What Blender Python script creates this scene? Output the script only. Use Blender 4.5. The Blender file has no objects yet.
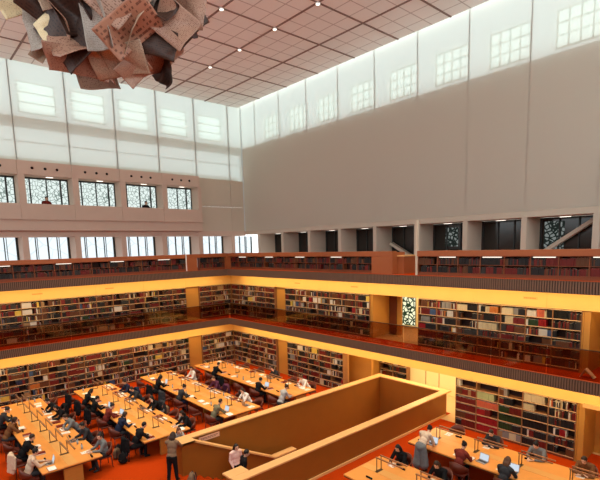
import bpy, bmesh, math, random
from mathutils import Vector, Matrix, Euler, noise
random.seed(7)
sc = bpy.context.scene
col = sc.collection
PI = math.pi

# ------------------------------------------------------------------ materials
MATS = {}
def mat(name, c, rough=0.6, var=0.0, scale=6.0, metal=0.0, spec=0.35, emit=None, es=0.0, stretch=None):
    if name in MATS: return MATS[name]
    m = bpy.data.materials.new(name); m.use_nodes = True
    nt = m.node_tree; b = nt.nodes['Principled BSDF']
    b.inputs['Base Color'].default_value = (*c, 1)
    b.inputs['Roughness'].default_value = rough
    b.inputs['Metallic'].default_value = metal
    b.inputs['Specular IOR Level'].default_value = spec
    if emit:
        b.inputs['Emission Color'].default_value = (*emit, 1); b.inputs['Emission Strength'].default_value = es
    if var:
        tc = nt.nodes.new('ShaderNodeTexCoord'); mp = nt.nodes.new('ShaderNodeMapping')
        if stretch: mp.inputs['Scale'].default_value = stretch
        n = nt.nodes.new('ShaderNodeTexNoise'); n.inputs['Scale'].default_value = scale; n.inputs['Detail'].default_value = 4
        mx = nt.nodes.new('ShaderNodeMix'); mx.data_type = 'RGBA'
        mx.inputs['A'].default_value = (*[max(0, v * (1 - var)) for v in c], 1)
        mx.inputs['B'].default_value = (*[min(1, v * (1 + var)) for v in c], 1)
        nt.links.new(tc.outputs['Object'], mp.inputs['Vector']); nt.links.new(mp.outputs['Vector'], n.inputs['Vector'])
        nt.links.new(n.outputs['Fac'], mx.inputs['Factor']); nt.links.new(mx.outputs['Result'], b.inputs['Base Color'])
    MATS[name] = m
    return m

def node_mat(name):
    m = bpy.data.materials.new(name); m.use_nodes = True
    nt = m.node_tree; nt.nodes.clear()
    out = nt.nodes.new('ShaderNodeOutputMaterial')
    MATS[name] = m
    return m, nt, out
def N(nt, t, **kw):
    n = nt.nodes.new(t)
    for k, v in kw.items(): setattr(n, k, v)
    return n

def glass_skin():
    m, nt, out = node_mat('frosted_glass')
    tr = N(nt, 'ShaderNodeBsdfTranslucent'); tr.inputs[0].default_value = (.36, .45, .425, 1)
    di = N(nt, 'ShaderNodeBsdfDiffuse'); di.inputs[0].default_value = (.90, .80, .65, 1)
    tp = N(nt, 'ShaderNodeBsdfTransparent'); tp.inputs[0].default_value = (.82, .92, .88, 1)
    a = N(nt, 'ShaderNodeMixShader'); a.inputs[0].default_value = .58
    nt.links.new(tr.outputs[0], a.inputs[1]); nt.links.new(di.outputs[0], a.inputs[2])
    b = N(nt, 'ShaderNodeMixShader'); b.inputs[0].default_value = .10
    nt.links.new(a.outputs[0], b.inputs[1]); nt.links.new(tp.outputs[0], b.inputs[2])
    nt.links.new(b.outputs[0], out.inputs[0])
    return m
def balustrade_glass():
    m, nt, out = node_mat('tinted_glass')
    tp = N(nt, 'ShaderNodeBsdfTransparent'); tp.inputs[0].default_value = (.66, .52, .43, 1)
    gl = N(nt, 'ShaderNodeBsdfGlossy'); gl.inputs['Roughness'].default_value = .05; gl.inputs[0].default_value = (.8, .8, .8, 1)
    a = N(nt, 'ShaderNodeMixShader'); a.inputs[0].default_value = .05
    nt.links.new(tp.outputs[0], a.inputs[1]); nt.links.new(gl.outputs[0], a.inputs[2]); nt.links.new(a.outputs[0], out.inputs[0])
    return m
def lattice_pane(name, bright, dark, strength, scale, width, rand=1.0):
    """backlit pane with a printed pattern of branching dark lines"""
    m, nt, out = node_mat(name)
    tc = N(nt, 'ShaderNodeTexCoord')
    v = N(nt, 'ShaderNodeTexVoronoi', feature='DISTANCE_TO_EDGE'); v.inputs['Scale'].default_value = scale
    nz = N(nt, 'ShaderNodeTexNoise'); nz.inputs['Scale'].default_value = scale * 1.4
    nt.links.new(tc.outputs['Object'], v.inputs['Vector']); nt.links.new(tc.outputs['Object'], nz.inputs['Vector'])
    th = N(nt, 'ShaderNodeMath', operation='MULTIPLY'); th.inputs[1].default_value = width * 2
    nt.links.new(nz.outputs['Fac'], th.inputs[0])
    lt = N(nt, 'ShaderNodeMath', operation='LESS_THAN')
    nt.links.new(v.outputs['Distance'], lt.inputs[0]); nt.links.new(th.outputs[0], lt.inputs[1])
    mx = N(nt, 'ShaderNodeMix', data_type='RGBA'); mx.inputs['A'].default_value = (*bright, 1); mx.inputs['B'].default_value = (*dark, 1)
    nt.links.new(lt.outputs[0], mx.inputs['Factor'])
    e = N(nt, 'ShaderNodeEmission'); e.inputs[1].default_value = strength
    nt.links.new(mx.outputs['Result'], e.inputs[0]); nt.links.new(e.outputs[0], out.inputs[0])
    return m
def emis(name, c, s):
    m, nt, out = node_mat(name)
    e = N(nt, 'ShaderNodeEmission'); e.inputs[0].default_value = (*c, 1); e.inputs[1].default_value = s
    nt.links.new(e.outputs[0], out.inputs[0]); return m
def ceiling_mat():
    m = mat('ceiling_panels', (.84, .80, .75), .8)
    nt = m.node_tree; b = nt.nodes['Principled BSDF']
    tc = N(nt, 'ShaderNodeTexCoord'); sx = N(nt, 'ShaderNodeSeparateXYZ'); nt.links.new(tc.outputs['Object'], sx.inputs[0])
    def line(axis, off, pitch, hw):
        s = N(nt, 'ShaderNodeMath', operation='SUBTRACT'); s.inputs[1].default_value = off - pitch * 40; nt.links.new(sx.outputs[axis], s.inputs[0])
        md = N(nt, 'ShaderNodeMath', operation='PINGPONG'); md.inputs[1].default_value = pitch / 2; nt.links.new(s.outputs[0], md.inputs[0])
        l = N(nt, 'ShaderNodeMath', operation='LESS_THAN'); l.inputs[1].default_value = hw; nt.links.new(md.outputs[0], l.inputs[0])
        return l
    def mx_(a, bb):
        k = N(nt, 'ShaderNodeMath', operation='MAXIMUM'); nt.links.new(a.outputs[0], k.inputs[0]); nt.links.new(bb.outputs[0], k.inputs[1]); return k
    thin = mx_(line(0, 18.15, 1.0, .028), line(1, 30.4, 1.0, .028))
    c1 = N(nt, 'ShaderNodeMix', data_type='RGBA'); c1.inputs['A'].default_value = (.84, .80, .75, 1); c1.inputs['B'].default_value = (.52, .45, .41, 1)
    nt.links.new(thin.outputs[0], c1.inputs['Factor']); nt.links.new(c1.outputs['Result'], b.inputs['Base Color'])
    return m

WOOD = mat('orange_wood', (.46, .19, .035), .45, .12, 3, stretch=(1, 1, 6))
WOOD_DK = mat('dark_orange_wood', (.27, .088, .010), .5, .10, 2)
CAP = mat('pale_wood_cap', (.72, .40, .15), .45, .06, 3)
FRIEZE = mat('honey_maple_panel', (.78, .50, .15), .4, .05, 2)
TABLE = mat('table_wood', (.74, .30, .065), .35, .08, 4)
TABLE_IN = mat('table_inlay', (.72, .36, .10), .4, .05, 5)
TABLE_EDGE = mat('table_dark_edge', (.10, .035, .012), .5)
CARPET = mat('orange_red_carpet', (.42, .040, .003), .95, .12, 14, spec=.03)
BEIGE_FLOOR = mat('beige_stone_floor', (.60, .40, .20), .5, .06, 5)
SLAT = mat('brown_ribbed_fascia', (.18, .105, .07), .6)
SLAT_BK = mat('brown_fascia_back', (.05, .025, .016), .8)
CASE = mat('reddish_shelf_wood', (.20, .055, .018), .5, .08, 6)
SHELF = mat('pale_shelf_edge', (.66, .43, .22), .5); BOARD = mat('brown_shelf_board', (.17, .065, .025), .5); STILE = mat('tan_case_side', (.27, .125, .05), .5)
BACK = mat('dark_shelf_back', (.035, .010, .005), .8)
RAILW = mat('mahogany_ledge', (.33, .095, .03), .4, .08, 4)
BEIGE = mat('beige_wall', (.56, .49, .38), .8, .03, 2)
PINK = mat('pinkish_concrete', (.60, .46, .36), .8, .04, 2)
CREAM = mat('cream_wall', (.85, .70, .36), .7)
GREY_MET = mat('dark_bronze_metal', (.10, .065, .045), .35, metal=.7)
SEAM = mat('grey_seam_post', (.66, .70, .68), .6); SEAM_W = mat('pale_seam_post', (.62, .57, .49), .7)
DARKF = mat('dark_window_frame', (.03, .035, .032), .5)
DGLASS = mat('dark_glass', (.025, .022, .018), .12, spec=.5)
WHITE = mat('white_plastic', (.85, .83, .78), .5)
GLASSK = glass_skin(); BGLASS = balustrade_glass()
PANE_A = lattice_pane('backlit_branch_pane', (.80, .90, .86), (.26, .33, .30), .85, 4.8, .06)
PANE_B = lattice_pane('backlit_facade_pane', (.84, .94, 1.0), (.72, .82, .86), .95, .9, .03)
PANE_C = lattice_pane('backlit_ornament_pane', (1.0, .98, .66), (.03, .05, .02), .85, 4.2, .11)
PANE_D = lattice_pane('dim_branch_glow', (.20, .22, .21), (.015, .02, .017), .8, 5.5, .16)
GLOWPANE = emis('bright_patch_glow', (.90, 1.0, .99), 2.9)  # emissive stand-in for the bright patches on the glass walls
DOWNL = emis('lit_downlight', (1, .93, .80), 2.5)
LED = emis('lit_led_strip', (1, .9, .75), 1.3)
CEIL = ceiling_mat()

# ------------------------------------------------------------------ mesh helper
class MB:
    def __init__(s): s.v = []; s.f = []; s.m = []; s.sm = []
    def add(s, vs, fs, mi=0, smooth=False):
        o = len(s.v); s.v += [tuple(v) for v in vs]
        for f in fs: s.f.append([i + o for i in f]); s.m.append(mi); s.sm.append(smooth)
    def box(s, x0, x1, y0, y1, z0, z1, mi=0):
        s.add([(x0,y0,z0),(x1,y0,z0),(x1,y1,z0),(x0,y1,z0),(x0,y0,z1),(x1,y0,z1),(x1,y1,z1),(x0,y1,z1)],
              [(0,3,2,1),(4,5,6,7),(0,1,5,4),(1,2,6,5),(2,3,7,6),(3,0,4,7)], mi)
    def bar(s, a, b, w, h, mi=0, up=(0,0,1)):
        a, b = Vector(a), Vector(b); d = (b - a).normalized(); u = Vector(up)
        sd = d.cross(u)
        if sd.length < 1e-4: sd = Vector((1,0,0))
        sd.normalize(); u = sd.cross(d)
        vs = []
        for p in (a, b):
            for i, j in ((-1,-1),(1,-1),(1,1),(-1,1)): vs.append(p + sd*i*w/2 + u*j*h/2)
        s.add(vs, [(0,1,2,3),(7,6,5,4),(0,4,5,1),(1,5,6,2),(2,6,7,3),(3,7,4,0)], mi)
    def rcone(s, a, b, ra, rb, seg=12, mi=0, caps=True):
        """tapered limb with rounded ends"""
        a, b = Vector(a), Vector(b); d = b - a
        if d.length < 1e-6: d = Vector((0,0,1e-4))
        d.normalize(); sd = d.orthogonal().normalized(); u = d.cross(sd)
        rings = []
        st = [(-90, 0), (-60, 0), (-30, 0), (0, 0), (0, 1), (30, 1), (60, 1), (90, 1)] if caps else [(0, 0), (0, 1)]
        vs = []; fs = []
        for ang, e in st:
            r = ra if e == 0 else rb; c = a if e == 0 else b
            t = math.radians(ang); rr = max(r*math.cos(t), 1e-5); off = r*math.sin(t)
            for k in range(seg):
                q = 2*PI*k/seg; vs.append(c + d*off + sd*rr*math.cos(q) + u*rr*math.sin(q))
        n = len(st)
        for i in range(n-1):
            for k in range(seg):
                k2 = (k+1) % seg; fs.append((i*seg+k, i*seg+k2, (i+1)*seg+k2, (i+1)*seg+k))
        fs.append(tuple(reversed(range(seg)))); fs.append(tuple((n-1)*seg+k for k in range(seg)))
        s.add(vs, fs, mi, True)
    def ell(s, c, r, rot=None, seg=16, rings=10, mi=0):
        c = Vector(c); vs = []; fs = []; R = rot if rot is not None else Matrix.Identity(3)
        for i in range(rings+1):
            t = PI*i/rings
            for k in range(seg):
                q = 2*PI*k/seg
                st = max(math.sin(t), 1e-4)
                vs.append(c + R @ Vector((r[0]*st*math.cos(q), r[1]*st*math.sin(q), r[2]*math.cos(t))))
        for i in range(rings):
            for k in range(seg):
                k2 = (k+1) % seg; fs.append((i*seg+k, (i+1)*seg+k, (i+1)*seg+k2, i*seg+k2))
        fs.append(tuple(range(seg))[::1]); fs.append(tuple(rings*seg+k for k in reversed(range(seg))))
        s.add(vs, fs, mi, True)
    def mesh(s, name, mats):
        me = bpy.data.meshes.new(name); me.from_pydata(s.v, [], s.f)
        for m in (mats if isinstance(mats, (list, tuple)) else [mats]): me.materials.append(m)
        me.polygons.foreach_set('material_index', s.m); me.polygons.foreach_set('use_smooth', s.sm); me.update()
        return me
    def build(s, name, mats, parent=None, loc=None, bevel=0):
        o = bpy.data.objects.new(name, s.mesh(name, mats)); col.objects.link(o)
        if parent is not None: o.parent = parent
        if loc is not None: o.location = loc
        if bevel:
            b = o.modifiers.new('edge', 'BEVEL'); b.width = bevel; b.segments = 2; b.limit_method = 'ANGLE'
        return o
def tag(o, label=None, cat=None, group=None, kind=None):
    if label: o['label'] = label
    if cat: o['category'] = cat
    if group: o['group'] = group
    if kind: o['kind'] = kind
    return o
def empty(name, loc=(0,0,0), rz=0.0):
    o = bpy.data.objects.new(name, None); col.objects.link(o); o.location = loc; o.rotation_euler = (0,0,rz); o.empty_display_size = .1; return o
CH = {}
def kids(o): return CH.setdefault(o.name, list(o.children))
def copy_tree(o, parent=None):
    c = o.copy(); col.objects.link(c)
    if parent is not None: c.parent = parent
    for ch in kids(o): copy_tree(ch, c)
    return c
def struct(o): o['kind'] = 'structure'; return o
def sbox(name, m, *b):
    mb = MB(); mb.box(*b); return struct(mb.build(name, m))
ORD = ['first','second','third','fourth','fifth','sixth','seventh','eighth','ninth','tenth','eleventh','twelfth','thirteenth','fourteenth','fifteenth',
       'sixteenth','seventeenth','eighteenth','nineteenth','twentieth','twenty-first','twenty-second','twenty-third','twenty-fourth','twenty-fifth','twenty-sixth','twenty-seventh','twenty-eighth','twenty-ninth','thirtieth']
ORD += ['%d%s' % (n, 'st' if n % 10 == 1 else 'nd' if n % 10 == 2 else 'rd' if n % 10 == 3 else 'th') for n in range(31, 80)]

# ------------------------------------------------------------------ levels and planes (metres)
EYE = 7.92
GX, GY = 16.72, 26.0          # gallery edges
BX, BY = 17.6, 27.0           # bookcase fronts
WX, WY = 21.2, 30.2           # upper glass walls
ZM, ZT = 3.28, 6.56           # gallery floors
XL, YR = -11.0, -2.0          # room behind the camera

# ------------------------------------------------------------------ room shell
SX0, SX1, SY0, SY1 = 7.12, 18.52, 11.06, 14.78   # stairwell opening
mb = MB()
mb.box(XL, SX0, YR, 27.4, -.2, 0); mb.box(SX1, 22.5, YR, 27.4, -.2, 0)
mb.box(SX0, SX1, YR, SY0, -.2, 0); mb.box(SX0, SX1, SY1, 27.4, -.2, 0)
struct(mb.build('floor', CARPET))
mb = MB(); mb.box(17.9, 21.0, 10.05, 10.78, 0.0, .012); mb.box(18.82, 21.0, 10.78, 17.7, 0, .012); struct(mb.build('floor_beige', BEIGE_FLOOR))
mb = MB(); mb.box(18.75, 21.0, -1, 5.1, 0, .012); struct(mb.build('floor_beige', BEIGE_FLOOR))

# gallery slabs with carpet on top
def slab(zf, tag_):
    mb = MB()
    for a in ((XL, 21.6, GY, 30.6), (GX, 22.6, YR, GY)):
        mb.box(a[0], a[1], a[2], a[3], zf-.43, zf-.02, 0); mb.box(a[0], a[1], a[2], a[3], zf-.02, zf, 1)
    return struct(mb.build('floor_' + tag_, [mat('soffit_plaster', (.80, .62, .36), .7), CARPET]))
slab(ZM, 'middle'); slab(ZT, 'upper')
mb = MB(); mb.box(17.75, 20.95, 11.85, 16.0, ZM, ZM+.012); struct(mb.build('floor_beige', BEIGE_FLOOR))
# ribbed fascias
def fascia(zf, name):
    mb = MB()
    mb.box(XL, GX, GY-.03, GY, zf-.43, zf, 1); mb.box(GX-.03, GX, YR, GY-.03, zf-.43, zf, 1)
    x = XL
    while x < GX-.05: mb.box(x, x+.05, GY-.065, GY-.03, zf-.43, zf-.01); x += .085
    y = YR
    while y < GY-.07: mb.box(GX-.065, GX-.03, y, y+.05, zf-.43, zf-.01); y += .085
    mb.box(XL, GX-.03, GY-.07, GY-.03, zf-.012, zf+.01, 2); mb.box(GX-.07, GX-.03, YR, GY-.07, zf-.012, zf+.01, 2)
    struct(mb.build(name, [SLAT, SLAT_BK, mat('fascia_lip', (.30, .07, .02), .6)]))
fascia(ZM, 'trim_1'); fascia(ZT, 'trim_2')

# walls behind the bookcases, level by level
BACKW = mat('wood_backing_wall', (.40, .20, .06), .6, .06, 2)
mb = MB(); mb.box(XL, 18.0, 27.36, 27.5, 0, 2.85); mb.box(XL, 18.0, 27.36, 27.5, ZM, 6.13); struct(mb.build('wall_left', BACKW))
mb = MB()
for z0, z1 in ((0, 2.85),): 
    mb.box(17.96, 18.08, 16.49, 27.36, z0, z1); mb.box(17.96, 18.08, 5.2, 10.0, z0, z1)
mb.box(17.96, 18.08, 14.55, 27.36, ZM, 6.13); mb.box(17.96, 18.08, 5.2, 11.81, ZM, 6.13)
struct(mb.build('wall_right', BACKW))

# honey coloured friezes over the bookcases (2 levels x 2 walls)
def frieze(z0, z1, n):
    mb = MB()
    x = XL
    while x < BX: mb.box(x+.006, min(x+2.79, BX), BY-.02, BY+.03, z0, z1); x += 2.79
    for a, b in ((YR, 27.0),):
        y = a
        while y < b-.03: mb.box(BX-.02, BX+.03, y+.006, min(y+2.79, b-.025), z0, z1); y += 2.79
    struct(mb.build('trim_%d' % n, FRIEZE))
frieze(2.20, 2.848, 3); frieze(5.48, 6.128, 4)

# ---- piers and openings
PIERW = mat('pier_wood', (.50, .235, .045), .45, .06, 2)
def pier(name, *b): return sbox(name, PIERW, *b)
for z0, z1 in ((0, 2.19), (ZM, 5.47)):
    pier('pier', 14.14, 15.08, 27.12, 27.4, z0, z1)
    pier('pier', 17.76, 18.0, 21.2, 22.18, z0, z1)
# left jambs facing the camera
mb = MB(); mb.box(18.85, 19.0, 15.55, 17.8, 0, 2.84); mb.box(18.0, 18.9, 17.7, 17.8, 0, 2.84); mb.box(19.0, 21, 16.45, 16.6, 0, 2.84); struct(mb.build('pier', PIERW))
mb = MB(); mb.box(17.64, 19.05, 14.45, 14.58, ZM, 6.12); mb.box(17.62, 17.75, 14.585, 14.61, ZM, 5.47); mb.box(19.0, 19.1, 13.75, 14.6, ZM, 6.12); mb.box(19.0, 19.06, 14.0, 14.45, ZM, 5.6)
struct(mb.build('pier', PIERW))
DDOOR = mat('dark_red_door', (.15, .035, .01), .4)
mb = MB(); mb.box(18.94, 19.0, 14.0, 14.44, ZM+.02, 5.45); struct(mb.build('door_1', DDOOR))
# cream back walls of the passage
mb = MB(); mb.box(21.0, 21.15, 8.9, 18, 0, 2.84); mb.box(20.98, 21.0, 13.55, 13.57, 0.1, 2.7, 1); mb.box(20.98, 21.0, 12.75, 12.77, .1, 2.7, 1); struct(mb.build('wall_passage', [CREAM, CASE]))
mb = MB(); mb.box(21.0, 21.15, 8.9, 14.27, ZM, 6.12); mb.box(21.0, 21.15, 15.13, 18, ZM, 6.12); mb.box(21.0, 21.15, 14.27, 15.13, 5.72, 6.12); mb.box(21.0, 21.15, 14.27, 15.13, ZM, 3.42)
struct(mb.build('wall_passage', CREAM))
mb = MB(); mb.box(17.96, 21, 9.95, 10.05, 0, 2.84); struct(mb.build('wall_passage', CREAM))
mb = MB(); mb.box(17.96, 21, 11.76, 11.83, ZM, 6.12); struct(mb.build('wall_passage', CREAM))
# ornament window in the passage
w = struct(empty('window_1', (21.0, 14.7, 4.57)))
mb = MB(); mb.box(.05, .07, -.43, .43, -1.15, 1.15); mb.build('pane', PANE_C, w)
mb = MB(); mb.box(0, .08, -.47, -.43, -1.17, 1.17); mb.box(0, .08, .43, .47, -1.17, 1.17); mb.box(0, .08, -.43, .43, 1.13, 1.17); mb.box(0, .08, -.43, .43, -1.17, -1.13); mb.build('frame', CREAM, w)
# right-hand doorways (two levels)
for i, (z0, z1) in enumerate(((0, 2.2), (ZM, 5.48))):
    mb = MB(); mb.box(17.64, 18.95, 4.97, 5.16, z0, z1 + .63); mb.box(17.62, 17.76, 5.165, 5.21, z0, z1 + .005); mb.box(18.9, 19.05, 4.75, 4.97, z0, z1 + .63); mb.box(18.9, 19.05, -1, 4.15, z0, z1+.63)
    struct(mb.build('pier', PIERW))
    d = struct(empty('door_%d' % (i+2), (18.95, 4.45, z0)))
    mb = MB(); mb.box(0, .05, -.30, .30, .02, z1-z0+.1); mb.build('leaf', DDOOR, d)
    mb = MB(); mb.rcone((-.05, -.22, 1.0), (-.05, -.22, 1.25), .012, .012, 8); mb.build('handle', GREY_MET, d)
sbox('trim_9', CAP, 17.45, 17.6, 3.0, 5.0, 2.12, 2.24)
# rear enclosure (behind the camera)
mb = MB(); mb.box(XL-.2, XL, YR, 27.4, 0, 9.2); struct(mb.build('wall_near_left', BEIGE))
mb = MB(); mb.box(XL, 22, YR-.2, YR, 0, 9.2); struct(mb.build('wall_rear', BEIGE))

# ------------------------------------------------------------------ upper glass walls
def glass_wall(name, axis, plane, spans, z0, z1, hseams):
    mb = MB(); g = .012 if axis == 'x' else .005
    for a, b in spans:
        zs = [z0] + hseams + [z1]
        for k in range(len(zs)-1):
            q = [(a+g, zs[k]+.006), (b-g, zs[k]+.006), (b-g, zs[k+1]-.006), (a+g, zs[k+1]-.006)]
            if axis == 'x': mb.add([(u, plane, z) for u, z in q], [(0,1,2,3)], 0)
            else: mb.add([(plane, u, z) for u, z in q], [(3,2,1,0)], 0)
        for e in (a, b):
            if axis == 'x': mb.box(e-.02, e+.02, plane+.01, plane+.12, z0, z1, 1)
            else: mb.box(plane+.005, plane+.05, e-.014, e+.014, 15.6, z1, 1); mb.box(plane+.003, plane+.05, e-.014, e+.014, z0, 15.6, 2)
    for h in hseams:
        a, b = spans[0][0], spans[-1][1]
        if axis == 'x': mb.box(a, b, plane+.01, plane+.08, h-.012, h+.012, 1)
        else: mb.box(plane+.01, plane+.08, a, b, h-.012, h+.012, 1)
    return struct(mb.build(name, [GLASSK, SEAM, SEAM_W]))
ZC = 18.42
lx = [5.95 + 2.815*k for k in range(-6, 6)]
spans = [(lx[k], lx[k+1]) for k in range(len(lx)-1)] + [(lx[-1], WX)]
glass_wall('wall_left_glass', 'x', WY, [s for s in spans], 13.0, ZC+.5, [14.15])
ry = [28.44 - 2.807*k for k in range(12)]
spans = [(ry[k+1], ry[k]) for k in range(len(ry)-1)][::-1] + [(ry[0], WY)]
glass_wall('wall_right_glass', 'y', WX, spans, 9.2, ZC+.5, [])
# solid wall standing behind the lower part of the right glass wall and the left beige panels
OUT = mat('outer_wall_render', (.45, .40, .34), .9)
sbox('wall_right_outer', OUT, WX+.30, WX+.6, -3, 31, 9.2, 15.55)
sbox('trim_8', OUT, XL, 22, WY+.45, WY+.75, 15.05, 15.6)
sbox('wall_left_outer', OUT, XL, 22, WY+1.9, WY+2.1, 12.9, 13.6)
mb = MB()
for a, b in [(17.2+.01, 20.0-.01), (20.0+.01, WX)]:
    mb.box(a, b, WY-.02, WY+.1, 9.2, 11.0-.008); mb.box(a, b, WY-.02, WY+.1, 11.0+.008, 13.0)
struct(mb.build('wall_left_panels', BEIGE))
sbox('trim_5', SEAM, WX-.07, WX-.01, WY-.09, WY-.03, 9.2, 18.35)
# glowing gridded panes added for the bright reflections in the right glass wall
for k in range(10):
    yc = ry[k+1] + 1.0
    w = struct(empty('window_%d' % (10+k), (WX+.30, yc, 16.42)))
    mb = MB(); mb.box(0, .02, -.88, .88, -.72, .72); mb.build('pane', GLOWPANE, w)
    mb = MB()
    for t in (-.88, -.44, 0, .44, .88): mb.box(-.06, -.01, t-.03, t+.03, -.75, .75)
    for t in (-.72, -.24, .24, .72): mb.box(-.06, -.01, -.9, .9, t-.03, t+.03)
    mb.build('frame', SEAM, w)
for k in range(6, 11):  # glowing panes put in for the bright patches on the left glass
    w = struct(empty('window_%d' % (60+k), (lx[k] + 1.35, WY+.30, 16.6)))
    mb = MB(); mb.box(-.95, .95, 0, .02, -.8, .85); mb.build('pane', GLOWPANE, w)
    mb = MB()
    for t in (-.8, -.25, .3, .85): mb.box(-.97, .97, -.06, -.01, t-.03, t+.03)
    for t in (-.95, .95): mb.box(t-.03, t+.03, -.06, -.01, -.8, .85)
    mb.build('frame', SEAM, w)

# ------------------------------------------------------------------ ceiling
mb = MB(); mb.box(XL, 20.95, YR, WY+.06, ZC, ZC+.12); struct(mb.build('ceiling', CEIL))
GROOVE = mat('brown_ceiling_rail', (.24, .15, .12), .7)
mb = MB()
for k in range(10):
    x = 18.15 - 3.0*k; mb.box(x-.045, x+.045, YR, WY, ZC-.03, ZC)
for k in range(11):
    y = 30.40 - 3.0*k
    if y < WY: mb.box(XL, 20.95, y-.045, y+.045, ZC-.028, ZC)
struct(mb.build('trim_6', GROOVE))
nodes = [(x, y) for x in (15.15, 12.15, 9.15, 6.15, 3.15) for y in (24.4, 21.4, 18.4, 15.4, 12.4, 9.4)]
first = None
k = 0
for x, y in nodes:
    if x < 12 and y > 16 and False: continue
    if first is None:
        r = empty('ceiling_downlight', (x, y, ZC-.03))
        mb = MB(); mb.rcone((0,0,-.05), (0,0,0), .11, .11, 16, caps=False); mb.build('housing', WHITE, r)
        mb = MB(); mb.rcone((0,0,-.062), (0,0,-.052), .085, .085, 16, caps=False); mb.build('diffuser', DOWNL, r)
        first = r
    else:
        r = copy_tree(first); r.location = (x, y, ZC-.03)
    col_ = ORD[[15.15,12.15,9.15,6.15,3.15].index(x)]; row_ = ORD[[24.4,21.4,18.4,15.4,12.4,9.4].index(y)]
    tag(r, 'small round ceiling downlight, %s line from the right glass wall, %s crossing from far wall' % (col_, row_), 'downlight', 'ceiling downlights')

# ------------------------------------------------------------------ left balcony
BXE = 17.2
BYF = 29.7
bx = [5.9 + 2.82*k - .1 for k in range(-6, 5)]
m1, m2 = MB(), MB()
for a, b in [(bx[i], bx[i+1]) for i in range(len(bx)-1)]:
    b = min(b, BXE) if b > 16.5 else b
    m1.box(a+.008, b-.008, BYF, 31.0, 12.27, 13.02)          # top beam
    m2.box(a+.008, b-.008, BYF, BYF+.2, 9.82, 10.69)         # parapet
struct(m1.build('wall_left_beam', PINK)); struct(m2.build('wall_left_parapet', PINK))
mb = MB(); mb.box(XL, BXE+.02, BYF+.12, 31.2, 9.2, 9.81)       # recessed lower band
mb.box(XL, BXE+.1, BYF+.01, BYF+.3, 9.79, 9.815); struct(mb.build('floor_balcony', PINK))
for x in bx[4:-1]: sbox('pillar', PINK, x, x+.34, BYF+.02, 30.75, 9.81, 12.27)
sbox('pillar', PINK, BXE-.25, BXE, BYF+.02, 31, 9.81, 12.27)
HOLE = mat('black_vent', (.01, .008, .008), .8)
hv = None
for i in range(len(bx)-1):
    for j, dx in enumerate((.70, 1.36, 1.98)):
        x = bx[i] + dx + .05
        if x < 4.0 or x > BXE-.2: continue
        mb = MB(); mb.rcone((x, BYF-.02, 12.65), (x, BYF+.03, 12.65), .075, .075, 14, caps=False)
        o = mb.build('vent_hole', HOLE)
        tag(o, 'small black round vent, %s of three above the %s balcony window opening' % (ORD[j], ORD[max(0, i-5)]), 'vent', 'round vents on the balcony beam')
wn = 30
for i in range(4, len(bx)-1):
    a = bx[i] + .34; b = bx[i+1] if i < len(bx)-2 else BXE-.25
    w = struct(empty('window_%d' % wn, ((a+b)/2, 30.72, 11.2))); wn += 1
    h = (b-a)/2
    mb = MB(); mb.box(-h, h, .03, .05, -1.1, 1.08); mb.build('pane', PANE_A, w)
    mb = MB()
    for t, wd in ((-h+.03, .06), (-h+.42, .07), (0.06, .06), (h-.42, .09), (h-.03, .06)): mb.box(t-wd/2, t+wd/2, -.03, .03, -1.1, 1.08)
    mb.box(-h, h, -.03, .03, .98, 1.08); mb.build('frame', DARKF, w)
    l = empty('ceiling_light', ((a+b)/2 + .1, BYF+.35, 12.27))
    mb = MB(); mb.box(-.2, .2, -.09, .09, -.03, 0); mb.build('housing', WHITE, l)
    mb = MB(); mb.box(-.18, .18, -.07, .07, -.04, -.03); mb.build('diffuser', DOWNL, l)
    tag(l, 'flat lit soffit light over the %s balcony opening along the left wall' % ORD[i-4], 'ceiling light', 'soffit lights of the balcony')
# lower windows of the left wall (upper gallery level)
mb = MB()
for x in [5.95 + 2.815*k for k in range(-5, 6)]: mb.box(x-.16, x+.16, WY-.05, 31.45, ZT, 9.2)
mb.box(XL, WX, WY-.03, 31.5, 8.85, 9.2); mb.box(XL, WX+1, 31.45, 31.6, ZT, 7.2)
struct(mb.build('wall_left_pillars', PINK))
for k in range(-2, 6):
    a = 5.95 + 2.815*k + .16; b = a + 2.815 - .32
    w = struct(empty('window_%d' % wn, ((a+b)/2, 31.4, 7.9))); wn += 1
    h = (b-a)/2
    mb = MB(); mb.box(-h, h, .03, .05, -.8, .95); mb.build('pane', PANE_B, w)
    mb = MB()
    for t, wd in ((-h+.04, .08), (-h+.6, .05), (-h+.7, .03), (.02, .08), (h-.7, .05), (h-.58, .03), (h-.06, .12)): mb.box(t-wd/2, t+wd/2, -.04, .03, -.8, .95)
    mb.build('frame', DARKF, w)
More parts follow.
